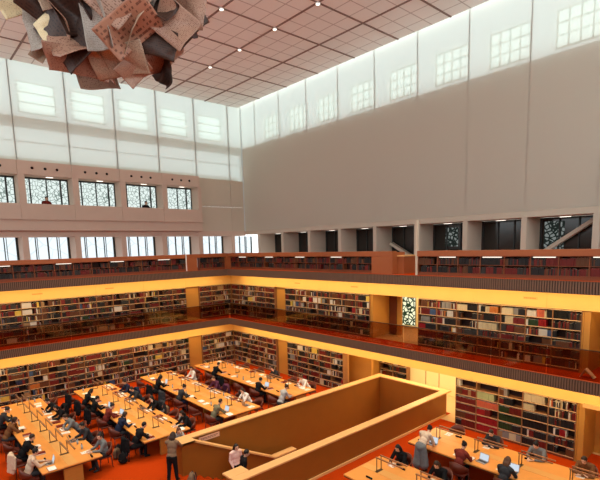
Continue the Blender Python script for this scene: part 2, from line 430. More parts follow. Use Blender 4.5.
# ------------------------------------------------------------------ right wall, pillars and dark windows
sbox('trim_7', BEIGE, WX-.02, 23.0, YR, WY, 8.93, 9.2)
RY = [28.44 - 2.807*k for k in range(12)]
for y in RY: sbox('pillar', BEIGE, WX, 22.75, y-.12, y+.12, ZT, 8.93)
mb = MB(); mb.box(22.75, 22.9, YR, 31, ZT, 7.0); struct(mb.build('wall_right_sill', BEIGE))
for k in range(11):
    a, b = RY[k+1]+.12, RY[k]-.12
    w = struct(empty('window_%d' % wn, (22.7, (a+b)/2, 7.9))); wn += 1
    h = (b-a)/2
    mb = MB(); mb.box(.03, .05, -h, h, -1.3, 1.02); mb.build('pane', DGLASS, w)
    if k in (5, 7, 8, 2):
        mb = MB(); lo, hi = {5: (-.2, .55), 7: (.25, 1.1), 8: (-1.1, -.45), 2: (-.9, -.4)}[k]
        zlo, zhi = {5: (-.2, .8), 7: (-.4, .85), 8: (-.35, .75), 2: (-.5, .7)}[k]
        mb.box(.018, .03, lo, hi, zlo, zhi); mb.build('pattern_glow', PANE_D, w)  # glow painted on the pane for lit windows deeper behind the glass
    mb = MB()
    for t, wd in ((-h+.04, .08), (-.35, .06), (.45, .06), (h-.04, .08)): mb.box(-.03, .03, t-wd/2, t+wd/2, -1.3, 1.02)
    mb.box(-.03, .03, -h, h, .94, 1.02); mb.build('frame', DARKF, w)
    l = empty('ceiling_light', (22.0, (a+b)/2, 8.93))
    mb = MB(); mb.box(-.09, .09, -.24, .24, -.035, 0); mb.build('housing', WHITE, l)
    mb = MB(); mb.box(-.07, .07, -.21, .21, -.045, -.035); mb.build('diffuser', DOWNL, l)
    tag(l, 'flat lit soffit light in the %s window bay from the corner, right wall' % ORD[k], 'ceiling light', 'soffit lights above the upper gallery')
# two sloping stair stringers seen in the bays
for i, (k, z0, z1) in enumerate(((4, 7.95, 6.7), (7, 7.25, 8.85))):
    a, b = RY[k+1]+.12, RY[k]-.12
    mb = MB(); mb.bar((22.45, b-.12, z0), (22.45, a+.12, z1), .3, .16); 
    o = mb.build('stair_stringer', BEIGE)
    struct(o)

# ------------------------------------------------------------------ bookcases
def bookcase_proto(w, h, d, rows, name, low=False, strip=False):
    r = empty(name)
    t = .018
    top_h = .0
    plinth = .12 if low else .10
    mb = MB(); mb.box(0, t, 0, d, 0, h); mb.build('side_panel', STILE if not low else CASE, r)
    mb = MB(); mb.box(w-t, w, 0, d, 0, h); mb.build('side_panel', STILE if not low else CASE, r)
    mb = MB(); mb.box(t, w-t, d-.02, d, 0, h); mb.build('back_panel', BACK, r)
    mb = MB(); mb.box(t, w-t, .015, .04, 0, plinth); mb.build('plinth', CASE, r)
    pitch = (h - plinth - t) / rows
    for i in range(rows+1):
        z = plinth + pitch*i
        mb = MB(); mb.box(t, w-t, .0, d-.02, z-.0, z+t, 0); sh = mb.build('shelf', BOARD if not low else CASE, r)
        if not low: mb = MB(); mb.box(t, w-t, -.008, 0, z-.010, z+t+.002, 0); mb.build('edge_strip', SHELF, sh)
    if strip:
        mb = MB(); mb.box(.1, w-.1, -.02, .02, h-.05, h-.02); mb.build('light_strip', LED, r)
    return r, plinth + t, pitch
HB, DB = 2.18, .34
protos = {}
def get_proto(w, low, strip=False):
    key = (round(w, 3), low, strip)
    if key not in protos:
        protos[key] = [*bookcase_proto(w, .80 if low else HB, .30 if low else DB, 2 if low else 6, 'low_bookcase' if low else 'bookcase', low, strip), True]
    return protos[key]
RUNS = []   # every bay: origin, rotation, label, phrase for books, book style
def place_bay(w, loc, rz, label, phrase, low=False, strip=False, style=None, grp=''):
    p = get_proto(w, low, strip)
    if p[3]: r = p[0]; p[3] = False; kids(r); [kids(c) for c in r.children]
    else: r = copy_tree(p[0])
    r.location = loc; r.rotation_euler = (0, 0, rz)
    tag(r, label, 'bookcase', grp)
    RUNS.append(dict(w=w, loc=Vector(loc), rz=rz, phrase=phrase, low=low, base=p[1], pitch=p[2], rows=2 if low else 6, style=style))
LV = {0.0: 'ground floor', ZM: 'middle gallery'}
for z in (0.0, ZM):
    # left wall, left of pier: bays counted from the pier leftwards
    n = 15
    for k in range(n):
        place_bay(.93, (14.12 - .93*(k+1), BY, z), 0, 'tall bookcase bay on left wall, %s, %s bay left of the wooden pier' % (LV[z], ORD[k]),
                  'bay %s' % ORD[k], style='mix', grp='left wall bookcases')
    for k, (x, w) in enumerate(((15.10, .93), (16.03, .93), (16.96, .62))):
        place_bay(w, (x, BY, z), 0, 'tall bookcase bay on left wall, %s, %s bay right of the wooden pier' % (LV[z], ORD[k]),
                  'bay', style='mix', grp='left wall bookcases')
    for k in range(5):
        place_bay(.955, (BX, 26.98 - .955*k, z), -PI/2, 'tall bookcase bay on right wall, %s, %s bay from the room corner' % (LV[z], ORD[k]),
                  '%s bay from the corner' % ORD[k], style='mix', grp='right wall bookcases')
    n = 5 if z == 0 else 7
    for k in range(n):
        w = (21.13-16.49)/5 if z == 0 else (21.18-14.62)/7
        place_bay(w, (BX, (21.13 if z == 0 else 21.18) - w*k, z), -PI/2, 'tall bookcase bay on right wall, %s, %s bay right of the wooden pier' % (LV[z], ORD[k]),
                  '%s bay' % ORD[k], style='mix', grp='right wall bookcases')
for k in range(7):
    w = (11.81-5.22)/7
    place_bay(w, (BX, 11.81 - w*k, ZM), -PI/2, 'tall bookcase bay, middle gallery, %s bay right of the bright ornament window' % ORD[k],
              '%s bay right of ornament window' % ORD[k], style=('midR', k), grp='middle gallery bookcases by the doorway')
for k in range(5):
    w = (9.89-5.22)/5
    place_bay(w, (BX, 9.89 - w*k, 0), -PI/2, 'tall bookcase bay at right, ground floor behind near tables, %s bay from left' % ORD[k],
              '%s bay behind near tables' % ORD[k], style=('lowR', k), grp='ground floor bookcases by the near tables')
# shelf seen deep in the passage
for k in range(2):
    place_bay(.93, (20.62, 16.4 - .93*k, 0), -PI/2, '%s bookcase bay deep in the pale passage beyond the stairwell' % ['left', 'right'][k], 'passage bay', style='mix', grp='passage bookcases')
# low bookcases along the upper gallery edge
LXF, LYF = 16.98, 26.26
for k in range(19):
    x = 13.80 - .93*(k+1)
    place_bay(.93, (x, LYF, ZT), 0, 'low gallery-edge bookcase on left wall, %s bay left of the solid panel' % ORD[k], 'low bay', True, k % 3 == 1, 'low', 'low bookcases on the left gallery edge')
for k in range(2):
    place_bay(.93, (14.62+.93*k + .2, LYF, ZT), 0, 'low gallery-edge bookcase on left wall, %s bay right of the solid panel' % ORD[k], 'low bay', True, False, 'low', 'low bookcases on the left gallery edge')
for k in range(13):
    place_bay(.93, (LXF, 26.0 - .925*k, ZT), -PI/2, 'low gallery-edge bookcase on right wall, %s bay from the room corner' % ORD[k], '%s low bay from corner' % ORD[k], True, k % 3 == 1, 'low', 'low bookcases on the right gallery edge')
for k in range(10):
    place_bay(.93, (LXF, 11.42 - .93*k, ZT), -PI/2, 'low gallery-edge bookcase on right wall, %s bay right of the gallery gap' % ORD[k], '%s low bay right of gallery gap' % ORD[k], True, k % 2 == 1, 'low', 'low bookcases right of the gallery gap')
# ledges over the low bookcases
def ledge(lbl, *bs):
    mb = MB()
    for b in bs: mb.box(*b)
    tag(mb.build('gallery_ledge', RAILW, bevel=.012), lbl, 'ledge', 'gallery ledges')
ledge('long reddish wooden ledge over the low bookcases along the left gallery edge', (XL, 16.98, LYF-.05, LYF+.36, ZT+.80, ZT+1.03))
ledge('reddish wooden ledge over low bookcases between room corner and gallery gap', (LXF-.05, LXF+.36, 12.8, 26.25, ZT+.80, ZT+1.03))
ledge('reddish wooden ledge over low bookcases right of the gallery gap', (LXF-.05, LXF+.36, YR, 11.44, ZT+.80, ZT+1.03))
o = MB(); o.box(13.82, 14.6, LYF-.06, LYF+.3, ZT, ZT+.80); tag(o.build('gallery_counter', RAILW), 'solid reddish panel between low bookcases on the left gallery edge', 'panel')
r = empty('gallery_counter', (LXF, 13.36, ZT))
mb = MB(); mb.box(-.06, .3, -.57, .57, 0, .80); mb.build('front_panel', RAILW, r)
mb = MB(); mb.box(-.05, .9, -.62, -.57, 0, .98); mb.build('side_panel', RAILW, r)
mb = MB(); mb.box(.35, 1.3, -.95, -.6, 0, .78); mb.build('return_panel', RAILW, r)
mb = MB(); mb.box(.3, 1.35, -1.0, -.58, .78, .84); mb.build('worktop', CAP, r)
tag(r, 'solid reddish counter block beside the gap in the right gallery edge', 'counter')
o = MB(); o.box(16.70, LXF+.3, 26.02, LYF+.28, ZT, ZT+.80); tag(o.build('corner_cabinet', RAILW), 'solid reddish corner block where the two gallery-edge bookcase rows meet', 'cabinet')
r = MB(); r.box(LXF-.02, LXF+.1, 11.44, 11.54, ZT-.02, 8.9); struct(r.build('pillar', BEIGE))
r = MB(); r.box(13.80, 13.86, LYF-.1, LYF-.07, ZT-.15, ZT+1.1); tag(r.build('marker_post', WHITE), 'thin white upright strip beside the solid panel on left gallery', 'post')

# ------------------------------------------------------------------ books
PAL = {'dark red': (.16,.012,.008), 'crimson': (.34,.012,.015), 'salmon red': (.62,.14,.07), 'brown': (.13,.045,.015), 'black': (.012,.011,.011), 'charcoal': (.035,.032,.03),
       'dark green': (.018,.045,.012), 'pale green': (.50,.55,.28), 'white': (.74,.70,.62), 'cream': (.66,.56,.36), 'grey': (.26,.25,.24), 'navy': (.015,.022,.06),
       'tan': (.36,.22,.10), 'orange': (.55,.17,.03), 'yellow': (.70,.50,.08), 'blue': (.05,.10,.22)}
PN = list(PAL); PM = [mat('book_' + n.replace(' ', '_'), tuple(v*.8 for v in PAL[n]), .55) for n in PN]
PAGES = mat('book_pages', (.70, .62, .48), .8)
W_MIX = ['black']*9 + ['charcoal']*6 + ['dark red']*9 + ['brown']*8 + ['white']*5 + ['cream']*3 + ['grey']*2 + ['navy']*2 + ['dark green']*2 + ['tan']*3 + ['crimson']*2 + ['orange'] + ['yellow']*1 + ['blue']
DARK = ['black']*6 + ['dark red']*6 + ['brown']*4 + ['charcoal']*4
SPECIAL = {  # (run, bay, row from top) -> list of (colour, width share)
 ('lowR',0,0): [('cream',.12),('white',.08),(None,.8)], ('lowR',0,1): [('brown',.3),('dark red',.3),('tan',.15),('dark red',.25)], ('lowR',0,2): [('dark red',1)], ('lowR',0,3): [('dark red',1)], ('lowR',0,4): [('brown',.5),('dark red',.5)], ('lowR',0,5): [('black',.3),('dark red',.7)],
 ('lowR',1,0): [(None,1)], ('lowR',1,1): [('pale green',.8),(None,.2)], ('lowR',1,2): [('salmon red',1)], ('lowR',1,3): [('crimson',.4),('dark red',.25),(None,.35)], ('lowR',1,4): [('crimson',1)], ('lowR',1,5): [('crimson',1)],
 ('lowR',2,0): [('brown',.2),('grey',.15),(None,.65)], ('lowR',2,1): [('dark red',.2),('black',.4),(None,.4)], ('lowR',2,2): [('dark green',.45),('dark red',.55)], ('lowR',2,3): [('dark green',1)], ('lowR',2,4): [('dark green',.6),('black',.4)], ('lowR',2,5): [('tan',.2),('grey',.3),('cream',.3),('grey',.2)],
 ('lowR',3,0): [('cream',.85),(None,.15)], ('lowR',3,1): [('cream',.45),(None,.55)], ('lowR',3,2): [('black',1)], ('lowR',3,3): [('black',1)], ('lowR',3,4): [('black',.2),('white',.08),('dark red',.2),('black',.52)], ('lowR',3,5): [('black',.5),('dark red',.5)],
 ('lowR',4,3): [('black',.2),('white',.08),('black',.15),('crimson',.22),('white',.05),(None,.3)],
 ('midR',3,2): [('cream',.85),(None,.15)], ('midR',4,0): [('cream',.5),('grey',.2),('black',.3)], ('midR',4,1): [('black',.15),('cream',.35),('dark red',.5)], ('midR',5,0): [('white',.4),('salmon red',.3),('cream',.1),('black',.2)], ('midR',5,1): [('white',.08),('dark green',.4),('crimson',.3),(None,.2)],
 ('midR',1,2): [('dark red',.3),('white',.1),('black',.6)], ('midR',0,4): [('dark red',1)], ('midR',0,3): [('crimson',.4),('black',.6)], ('midR',2,0): [('cream',.5),('black',.5)], ('midR',3,0): [('white',.1),('black',.2),('cream',.2),('orange',.4)],
}
cam_d = None
BOOKS = []
rb = random.Random(11)
for run in RUNS:
    w, base, pitch = run['w'], run['base'], run['pitch']
    for row in range(run['rows']):          # row 0 = top shelf
        z = base + pitch*(run['rows']-1-row)
        sp = SPECIAL.get((run['style'][0], run['style'][1], row)) if isinstance(run['style'], tuple) else None
        segs = []
        x = .025; xe = w - .025
        if sp:
            for c, sh in sp: segs.append((c, (xe-.025)*sh))
        else:
            left = xe - x
            style = rb.random()
            pal = DARK if (style < .45 or run['low']) else W_MIX
            while left > .02:
                L = min(left, rb.choice((.12, .2, .3, .45)))
                c = None if rb.random() < .10 else ('mix' if rb.random() < .5 else rb.choice(pal))
                segs.append((c if c != 'mix' else ('mix', pal), L)); left -= L
        idx = 0
        for c, L in segs:
            x1 = x + L
            hset = rb.uniform(.22, .285); tset = rb.uniform(.03, .052)
            if c is None: x = x1; continue
            while x < x1 - .015:
                if isinstance(c, tuple): cc = rb.choice(c[1]); hh = rb.uniform(.19, .285); tt = rb.uniform(.022, .055)
                else: cc = c; hh = hset + rb.uniform(-.006, .006); tt = tset
                tt = min(tt, max(.018, x1 - x)); hh = min(hh, pitch - .04)
                if x + tt > xe + .001: break
                idx += 1
                BOOKS.append(dict(run=run, row=row, idx=idx, x=x, t=tt-.002, h=hh, z=z, c=cc, set_back=rb.uniform(.005, .035), d=rb.uniform(.19, .225)))
                x += tt
            x = x1
def bworld(b, lx, ly, lz):
    rz = b['run']['rz']; c, s = math.cos(rz), math.sin(rz); l = b['run']['loc']
    return Vector((l.x + lx*c - ly*s, l.y + lx*s + ly*c, l.z + lz))
def score(b):
    p = bworld(b, b['x']+b['t']/2, 0, b['z']+b['h']/2)
    dist = (p - Vector((0,0,EYE))).length
    nrm = Vector((math.sin(b['run']['rz']), -math.cos(b['run']['rz']), 0))
    v = (Vector((0,0,EYE)) - p).normalized()
    if not isinstance(b['run']['style'], tuple): return 0
    if b['run']['style'][0] == 'lowR' and b['row'] > 4: return 0
    if b['run']['style'][0] == 'midR' and b['row'] > 3: return 0
    return b['t']*b['h']*max(0, nrm.dot(v))/dist**2 * (1.25 if b['c'] in ('white','cream','salmon red','pale green','crimson') else 1)
order = sorted(range(len(BOOKS)), key=lambda i: -score(BOOKS[i]))
own = set(order[:300])
bulk = MB()
for i, b in enumerate(BOOKS):
    if i in own: continue
    y0 = b['set_back']; mi = PN.index(b['c'])
    P = [bworld(b, x, y, z) for z in (b['z'], b['z']+b['h']) for x, y in ((b['x'], y0), (b['x']+b['t'], y0), (b['x']+b['t'], y0+b['d']), (b['x'], y0+b['d']))]
    bulk.add(P, [(0,3,2,1),(0,1,5,4),(1,2,6,5),(3,0,4,7)], mi)
    bulk.add([P[4],P[5],P[6],P[7]], [(0,1,2,3)], len(PN))
tag(bulk.build('shelved_books', PM + [PAGES]), 'remaining rows of mixed dark and pale books filling the shelves on all levels', 'books', 'shelved books', 'stuff')
def book_mesh(mi):
    mb = MB()   # unit book: width x 0..1, depth y 0..1, height z 0..1 ; rounded spine at y=0
    n = 5
    pts = [(.0, .12), (.12, .04), (.5, 0), (.88, .04), (1, .12)]
    vs = [(x, y, z) for z in (0, 1) for x, y in pts]
    fs = [(i, i+1, n+i+1, n+i) for i in range(n-1)] + [tuple(reversed(range(n))), tuple(range(n, 2*n))]
    mb.add(vs, fs, 0)
    mb.box(0, .09, .12, 1, 0, 1, 0); mb.box(.91, 1, .12, 1, 0, 1, 0); mb.box(.09, .91, .1, .97, .015, .985, 1)
    return mb.mesh('book', [PM[mi], PAGES])
BM = {}
for i in sorted(own):
    b = BOOKS[i]; mi = PN.index(b['c'])
    if mi not in BM: BM[mi] = book_mesh(mi)
    o = bpy.data.objects.new('book', BM[mi]); col.objects.link(o)
    o.location = bworld(b, b['x'], b['set_back'], b['z']); o.rotation_euler = (0, 0, b['run']['rz']); o.scale = (b['t'], b['d'], b['h'])
    tag(o, '%s book, %s from left, %s shelf down, %s' % (b['c'], ORD[b['idx']-1], ORD[b['row']], b['run']['phrase']), 'book', 'books in the right-hand bookcases')

# ------------------------------------------------------------------ glass balustrade of the middle gallery
def balustrade(name_lbl, a, b, along):
    r = empty('glass_balustrade', (a[0], a[1], ZM))
    L = (Vector(b) - Vector(a)).length; n = int(L/1.9); p = L/n
    for k in range(n):
        mb = MB()
        if along == 'x': mb.box(p*k+.01, p*(k+1)-.01, 0, .012, .0, 1.0)
        else: mb.box(0, .012, -p*(k+1)+.01, -p*k-.01, .0, 1.0)
        mb.build('pane', BGLASS, r)
    mb = MB()
    if along == 'x': mb.box(0, L, -.02, .03, 1.0, 1.03)
    else: mb.box(-.02, .03, -L, 0, 1.0, 1.03)
    mb.build('handrail', GREY_MET, r)
    tag(r, name_lbl, 'balustrade', 'glass balustrades')
balustrade('brown tinted glass balustrade along the left edge of the middle gallery', (XL, GY+.06), (GX-.02, GY+.06), 'x')
balustrade('brown tinted glass balustrade along the right edge of the middle gallery', (GX+.06, GY), (GX+.06, YR), 'y')

# ------------------------------------------------------------------ stairwell in the middle of the floor
def parapet(lbl, boxes, caps_, panels=()):
    r = empty('stair_parapet', (boxes[0][0], boxes[0][2], 0))
    ox, oy = boxes[0][0], boxes[0][2]
    mb = MB()
    for b in boxes: mb.box(b[0]-ox, b[1]-ox, b[2]-oy, b[3]-oy, b[4], b[5])
    mb.build('wall_panel', WOOD_DK, r)
    mb = MB()
    for b in caps_: mb.box(b[0]-ox, b[1]-ox, b[2]-oy, b[3]-oy, b[4], b[5])
    mb.build('cap', CAP, r, bevel=.01)
    return tag(r, lbl, 'parapet', 'stairwell parapets')
PA = parapet('long wooden parapet on the far side of the stairwell, in front of the reading tables', [(6.95, 18.5, 14.72, 15.0, -4, 1.04)], [(6.92, 18.85, 14.68, 15.04, 1.04, 1.1)])
PC = parapet('long wooden parapet on the near side of the stairwell, towards the near tables', [(7.0, 18.5, 10.84, 11.12, -4, 1.04)], [(6.92, 18.85, 10.80, 11.15, 1.04, 1.1), (6.92, 7.62, 11.17, 11.60, 1.03, 1.09)])
mb = MB(); mb.box(.02, .6, .33, .74, -4, 1.03); mb.build('newel', WOOD_DK, PC)
mb = MB(); mb.box(.1, 11.4, -.06, -.01, .0, .09); mb.build('skirting', CAP, PC)
parapet('short wooden parapet closing the right end of the stairwell under the gallery', [(18.5, 18.8, 11.12, 14.72, -4, 1.04)], [(18.47, 18.85, 11.15, 14.68, 1.04, 1.1)])
# panel joints on parapets
# sign plate
r = empty('sign_plate', (8.3, 14.715, .885))
mb = MB(); mb.box(-.44, .44, -.015, 0, -.09, .09); mb.build('plate', mat('pink_plate', (.80, .45, .30), .5), r)
mb = MB()
x = -.36
rs = random.Random(3)
while x < .34:
    wd = rs.uniform(.04, .12); mb.box(x, x+wd, -.018, -.014, .01, .035); x += wd + .02
x = -.36
while x < .2:
    wd = rs.uniform(.04, .1); mb.box(x, x+wd, -.018, -.014, -.035, -.015); x += wd + .02
mb.build('lettering', mat('plate_letters', (.25, .06, .03), .6), r)
tag(r, 'long pale pink sign plate on the inner face of the stairwell parapet', 'sign')
# stair balustrade wall, sloping down beside the steps
r = empty('stair_balustrade', (6.9, 14.2, 0))
mb = MB()
prof = [(0, 1.16), (.45, 1.16), (4.05, -.68), (5.2, -.68)]
for (xa, za), (xb, zb) in zip(prof[:-1], prof[1:]):
    mb.add([(xa,0,-4),(xb,0,-4),(xb,0,zb),(xa,0,za),(xa,.16,-4),(xb,.16,-4),(xb,.16,zb),(xa,.16,za)], [(0,1,2,3),(5,4,7,6),(3,2,6,7),(0,3,7,4),(1,5,6,2)])
mb.box(0, .02, .16, .5, -.2, 1.16)
mb.build('wall_panel', WOOD_DK, r)
mb = MB()
for (xa, za), (xb, zb) in zip(prof[:-1], prof[1:]): mb.bar((xa, .05, za+.03), (xb, .05, zb+.03), .3, .06)
mb.box(-.04, .5, -.1, .5, 1.16, 1.23)
mb.build('cap', CAP, r)
tag(r, 'wooden stair balustrade wall sloping down beside the orange steps', 'balustrade')
r = empty('staircase', (7.2, 12.9, 0))
for k in range(11):
    mb = MB(); mb.box(.33*k, .33*(k+1)+.02, -1.27 if k < 3 else -1.76, 1.28, -.17*(k+1)-.6, -.17*(k+1)); mb.build('step', CARPET, r)
tag(r, 'orange carpeted stairs descending into the wooden stairwell', 'stairs')
mb = MB(); mb.box(10.6, SX1, SY0, SY1, -2.4, -2.04); struct(mb.build('floor_landing', CARPET))
mb = MB(); mb.box(SX0-.1, SX0, SY0+.6, 14.1, -4, -.21); struct(mb.build('wall_stair_end', WOOD_DK))

# ------------------------------------------------------------------ reading tables
TZ = .75
def table(lbl, xc, y0, y1):
    r = empty('reading_table', (xc, (y0+y1)/2, 0)); h = (y1-y0)/2; w = .96
    mb = MB(); mb.box(-w, w, -h, h, TZ-.05, TZ); mb.build('tabletop', TABLE, r, bevel=.008)
    mb = MB(); mb.box(-w+.01, w-.01, -h+.01, h-.01, TZ-.09, TZ-.05); mb.build('apron', TABLE_EDGE, r)
    mb = MB(); mb.box(-.16, .16, -h+.05, h-.05, TZ, TZ+.004); mb.build('inlay_strip', TABLE_IN, r)
    for y in (-h+.12, -h/3, h/3, h-.12):
        mb = MB(); mb.box(-.3, .3, y-.06, y+.06, 0, TZ-.09); mb.build('leg', WOOD, r)
    return tag(r, lbl, 'table', 'long reading tables')
TX = [3.95, 7.40, 10.95, 14.40]
TN = ['leftmost', 'second', 'third', 'fourth']
for i, x in enumerate(TX): table(['leftmost long wooden reading table beside the bookcases', 'second long wooden reading table from the left', 'third long wooden reading table from the left', 'fourth long wooden reading table, nearest the corner bookcases'][i], x, 16.3, 25.2)
table('near long wooden reading table beside the stairwell parapet', 10.95, .5, 9.4)
table('right long wooden reading table in front of the ground floor bookcases', 14.40, .5, 9.4)
# lamps: two posts with twin cantilevered light bars
lp = empty('reading_lamp')
LAMPB = mat('lamp_bar_metal', (.42, .26, .17), .3, metal=.8)
for s in (-.11, .11):
    mb = MB(); mb.rcone((s, 0, 0), (s, 0, .46), .014, .014, 8, caps=False); mb.build('post', GREY_MET, lp)
    mb = MB(); mb.box(s-.022, s+.022, -1.0, .03, .455, .49); mb.build('light_bar', LAMPB, lp)
mb = MB(); mb.box(-.15, .15, -.05, .05, 0, .012); mb.build('base_plate', GREY_MET, lp)
kids(lp); [kids(c) for c in lp.children]
seatsY = [16.95 + 1.48*k for k in range(6)]
nearY = [8.70 - 1.48*k for k in range(5)]
used = False
def put_lamp(x, y, lbl):
    global used
    o = lp if not used else copy_tree(lp); used = True
    o.location = (x, y, TZ+.004); tag(o, lbl, 'lamp', 'reading lamps')
for i, x in enumerate(TX):
    for k, y in enumerate(seatsY): put_lamp(x, y+.45, 'twin-bar metal reading lamp, %s from near end of %s long table' % (ORD[k], TN[i]))
for nm, x in (('near table beside stairwell', 10.95), ('near table before right bookcases', 14.40)):
    for k, y in enumerate(nearY): put_lamp(x, y+.05, 'twin-bar metal reading lamp, %s from far end of %s' % (ORD[k], nm))

# ------------------------------------------------------------------ chairs
CH_W = mat('chair_redbrown', (.12, .026, .013), .4, .1, 5); CH_S = mat('chair_seat_leather', (.10, .018, .010), .5)
def chair_proto():
    r = empty('armchair')
    mb = MB(); mb.box(-.24, .24, -.22, .24, .40, .46); mb.build('seat', CH_S, r, bevel=.02)
    mb = MB(); n = 14; R = .29; vs = []
    for i in range(n+1):
        a = math.radians(180 + 180*i/n); e = math.sin(math.radians(180*i/n))
        x, y = R*math.cos(a), -.0 + R*math.sin(a)*.95
        zt = .68 + .20*e**1.2; zb = .56 - .06*e
        nx, ny = math.cos(a), math.sin(a)
        for rr in (0, .025): vs += [(x+nx*rr, y+ny*rr, zb), (x+nx*rr*1.6, y+ny*rr*1.6, zt)]
    fs = []
    for i in range(n):
        o, p = 4*i, 4*i+4
        fs += [(o, o+1, p+1, p), (o+2, p+2, p+3, o+3), (o+1, o+3, p+3, p+1), (o, p, p+2, o+2)]
    fs += [(0, 2, 3, 1), (4*n, 4*n+1, 4*n+3, 4*n+2)]
    mb.add(vs, fs, 0, True); mb.build('backrest', CH_W, r)
    for sx, sy in ((-1,-1),(1,-1),(-1,1),(1,1)):
        mb = MB(); mb.rcone((sx*.21, sy*.19, .41), (sx*.24, sy*.22, 0), .022, .016, 8, caps=False); mb.build('leg', CH_W, r)
    for sx in (-1, 1):
        mb = MB(); mb.rcone((sx*.235, .15, .43), (sx*.275, .0, .60), .016, .016, 8); mb.build('arm_support', CH_W, r)
    kids(r); [kids(c) for c in r.children]
    return r
CHP = chair_proto(); chused = False
def put_chair(x, y, rz, lbl):
    global chused
    o = CHP if not chused else copy_tree(CHP); chused = True
    o.location = (x, y, 0); o.rotation_euler = (0, 0, rz); tag(o, lbl, 'chair', 'reading room chairs')
# seat table: id -> (x, y, rz, phrase)
SEATS = {}
for i, x in enumerate(TX):
    for s, nm in ((-1, 'left'), (1, 'right')):
        for k, y in enumerate(seatsY): SEATS[(i, nm, k)] = (x + s*1.20, y, -PI/2 if s < 0 else PI/2, '%s %s seat of %s table from near end' % (ORD[k], nm, TN[i]))
for j, (nm2, x) in enumerate((('near parapet table', 10.95), ('near bookcase table', 14.40))):
    for s, nm in ((-1, 'left'), (1, 'right')):
        for k, y in enumerate(nearY): SEATS[(4+j, nm, k)] = (x + s*1.20, y, -PI/2 if s < 0 else PI/2, '%s %s seat of %s from far end' % (ORD[k], nm, nm2))
SKIPCH = {(4, 'left', k) for k in range(5)} | {(5, 'left', 0)} | {(4, 'right', 4), (5, 'left', 4), (5, 'right', 4)}
for key, (x, y, rz, ph) in SEATS.items():
    if key in SKIPCH: continue
    put_chair(x, y, rz, 'red-brown round-backed armchair at ' + ph)

# ------------------------------------------------------------------ people
SKIN = mat('skin_light', (.62, .36, .24), .5); SKIN2 = mat('skin_tan', (.42, .22, .13), .5)
EYE_M = mat('eye_dark', (.02, .015, .012), .3); LIP = mat('lips', (.42, .14, .11), .5)
HAIRS = {'black': mat('hair_black', (.010, .008, .007), .5), 'dark brown': mat('hair_dark_brown', (.035, .016, .008), .5), 'brown': mat('hair_brown', (.10, .045, .02), .5)}
FABR = {'black': (.010,.010,.011), 'charcoal': (.035,.036,.04), 'grey': (.17,.18,.18), 'light grey': (.38,.38,.37), 'cream': (.66,.50,.36), 'white': (.74,.70,.64), 'brown': (.17,.075,.03),
        'navy': (.018,.024,.05), 'purple': (.10,.03,.06), 'olive grey': (.16,.14,.085), 'pink': (.80,.55,.47), 'khaki': (.28,.19,.11), 'dark red': (.16,.025,.018), 'grey brown': (.20,.13,.08)}
def fab(n): return mat('cloth_' + n.replace(' ', '_'), FABR[n], .85, .10, 30, spec=.1)
SHOE = mat('shoe_black', (.015, .013, .012), .4)

def solidify(mb, voxel, smooth=0, jitter=0.0, seed=0.0):
    me = mb.mesh('tmp', SKIN); o = bpy.data.objects.new('tmp', me); col.objects.link(o)
    m = o.modifiers.new('r', 'REMESH'); m.mode = 'VOXEL'; m.voxel_size = voxel; m.use_smooth_shade = True
    if smooth:
        s = o.modifiers.new('s', 'SMOOTH'); s.iterations = smooth; s.factor = .5
    dg = bpy.context.evaluated_depsgraph_get(); dg.update()
    out = bpy.data.meshes.new_from_object(o.evaluated_get(dg))
    bpy.data.objects.remove(o); bpy.data.meshes.remove(me)
    if jitter:
        for v in out.vertices:
            v.co += v.normal * jitter * (noise.noise(v.co * 9 + Vector((seed, 0, 0))) + .6*noise.noise(v.co * 22 + Vector((0, seed, 0))))
    out.polygons.foreach_set('use_smooth', [True]*len(out.polygons))
    return out

def rot_to(f, up=Vector((0,0,1))):
    f = Vector(f).normalized(); x = f.cross(up).normalized(); u = x.cross(f)
    return Matrix((x, f, u)).transposed()

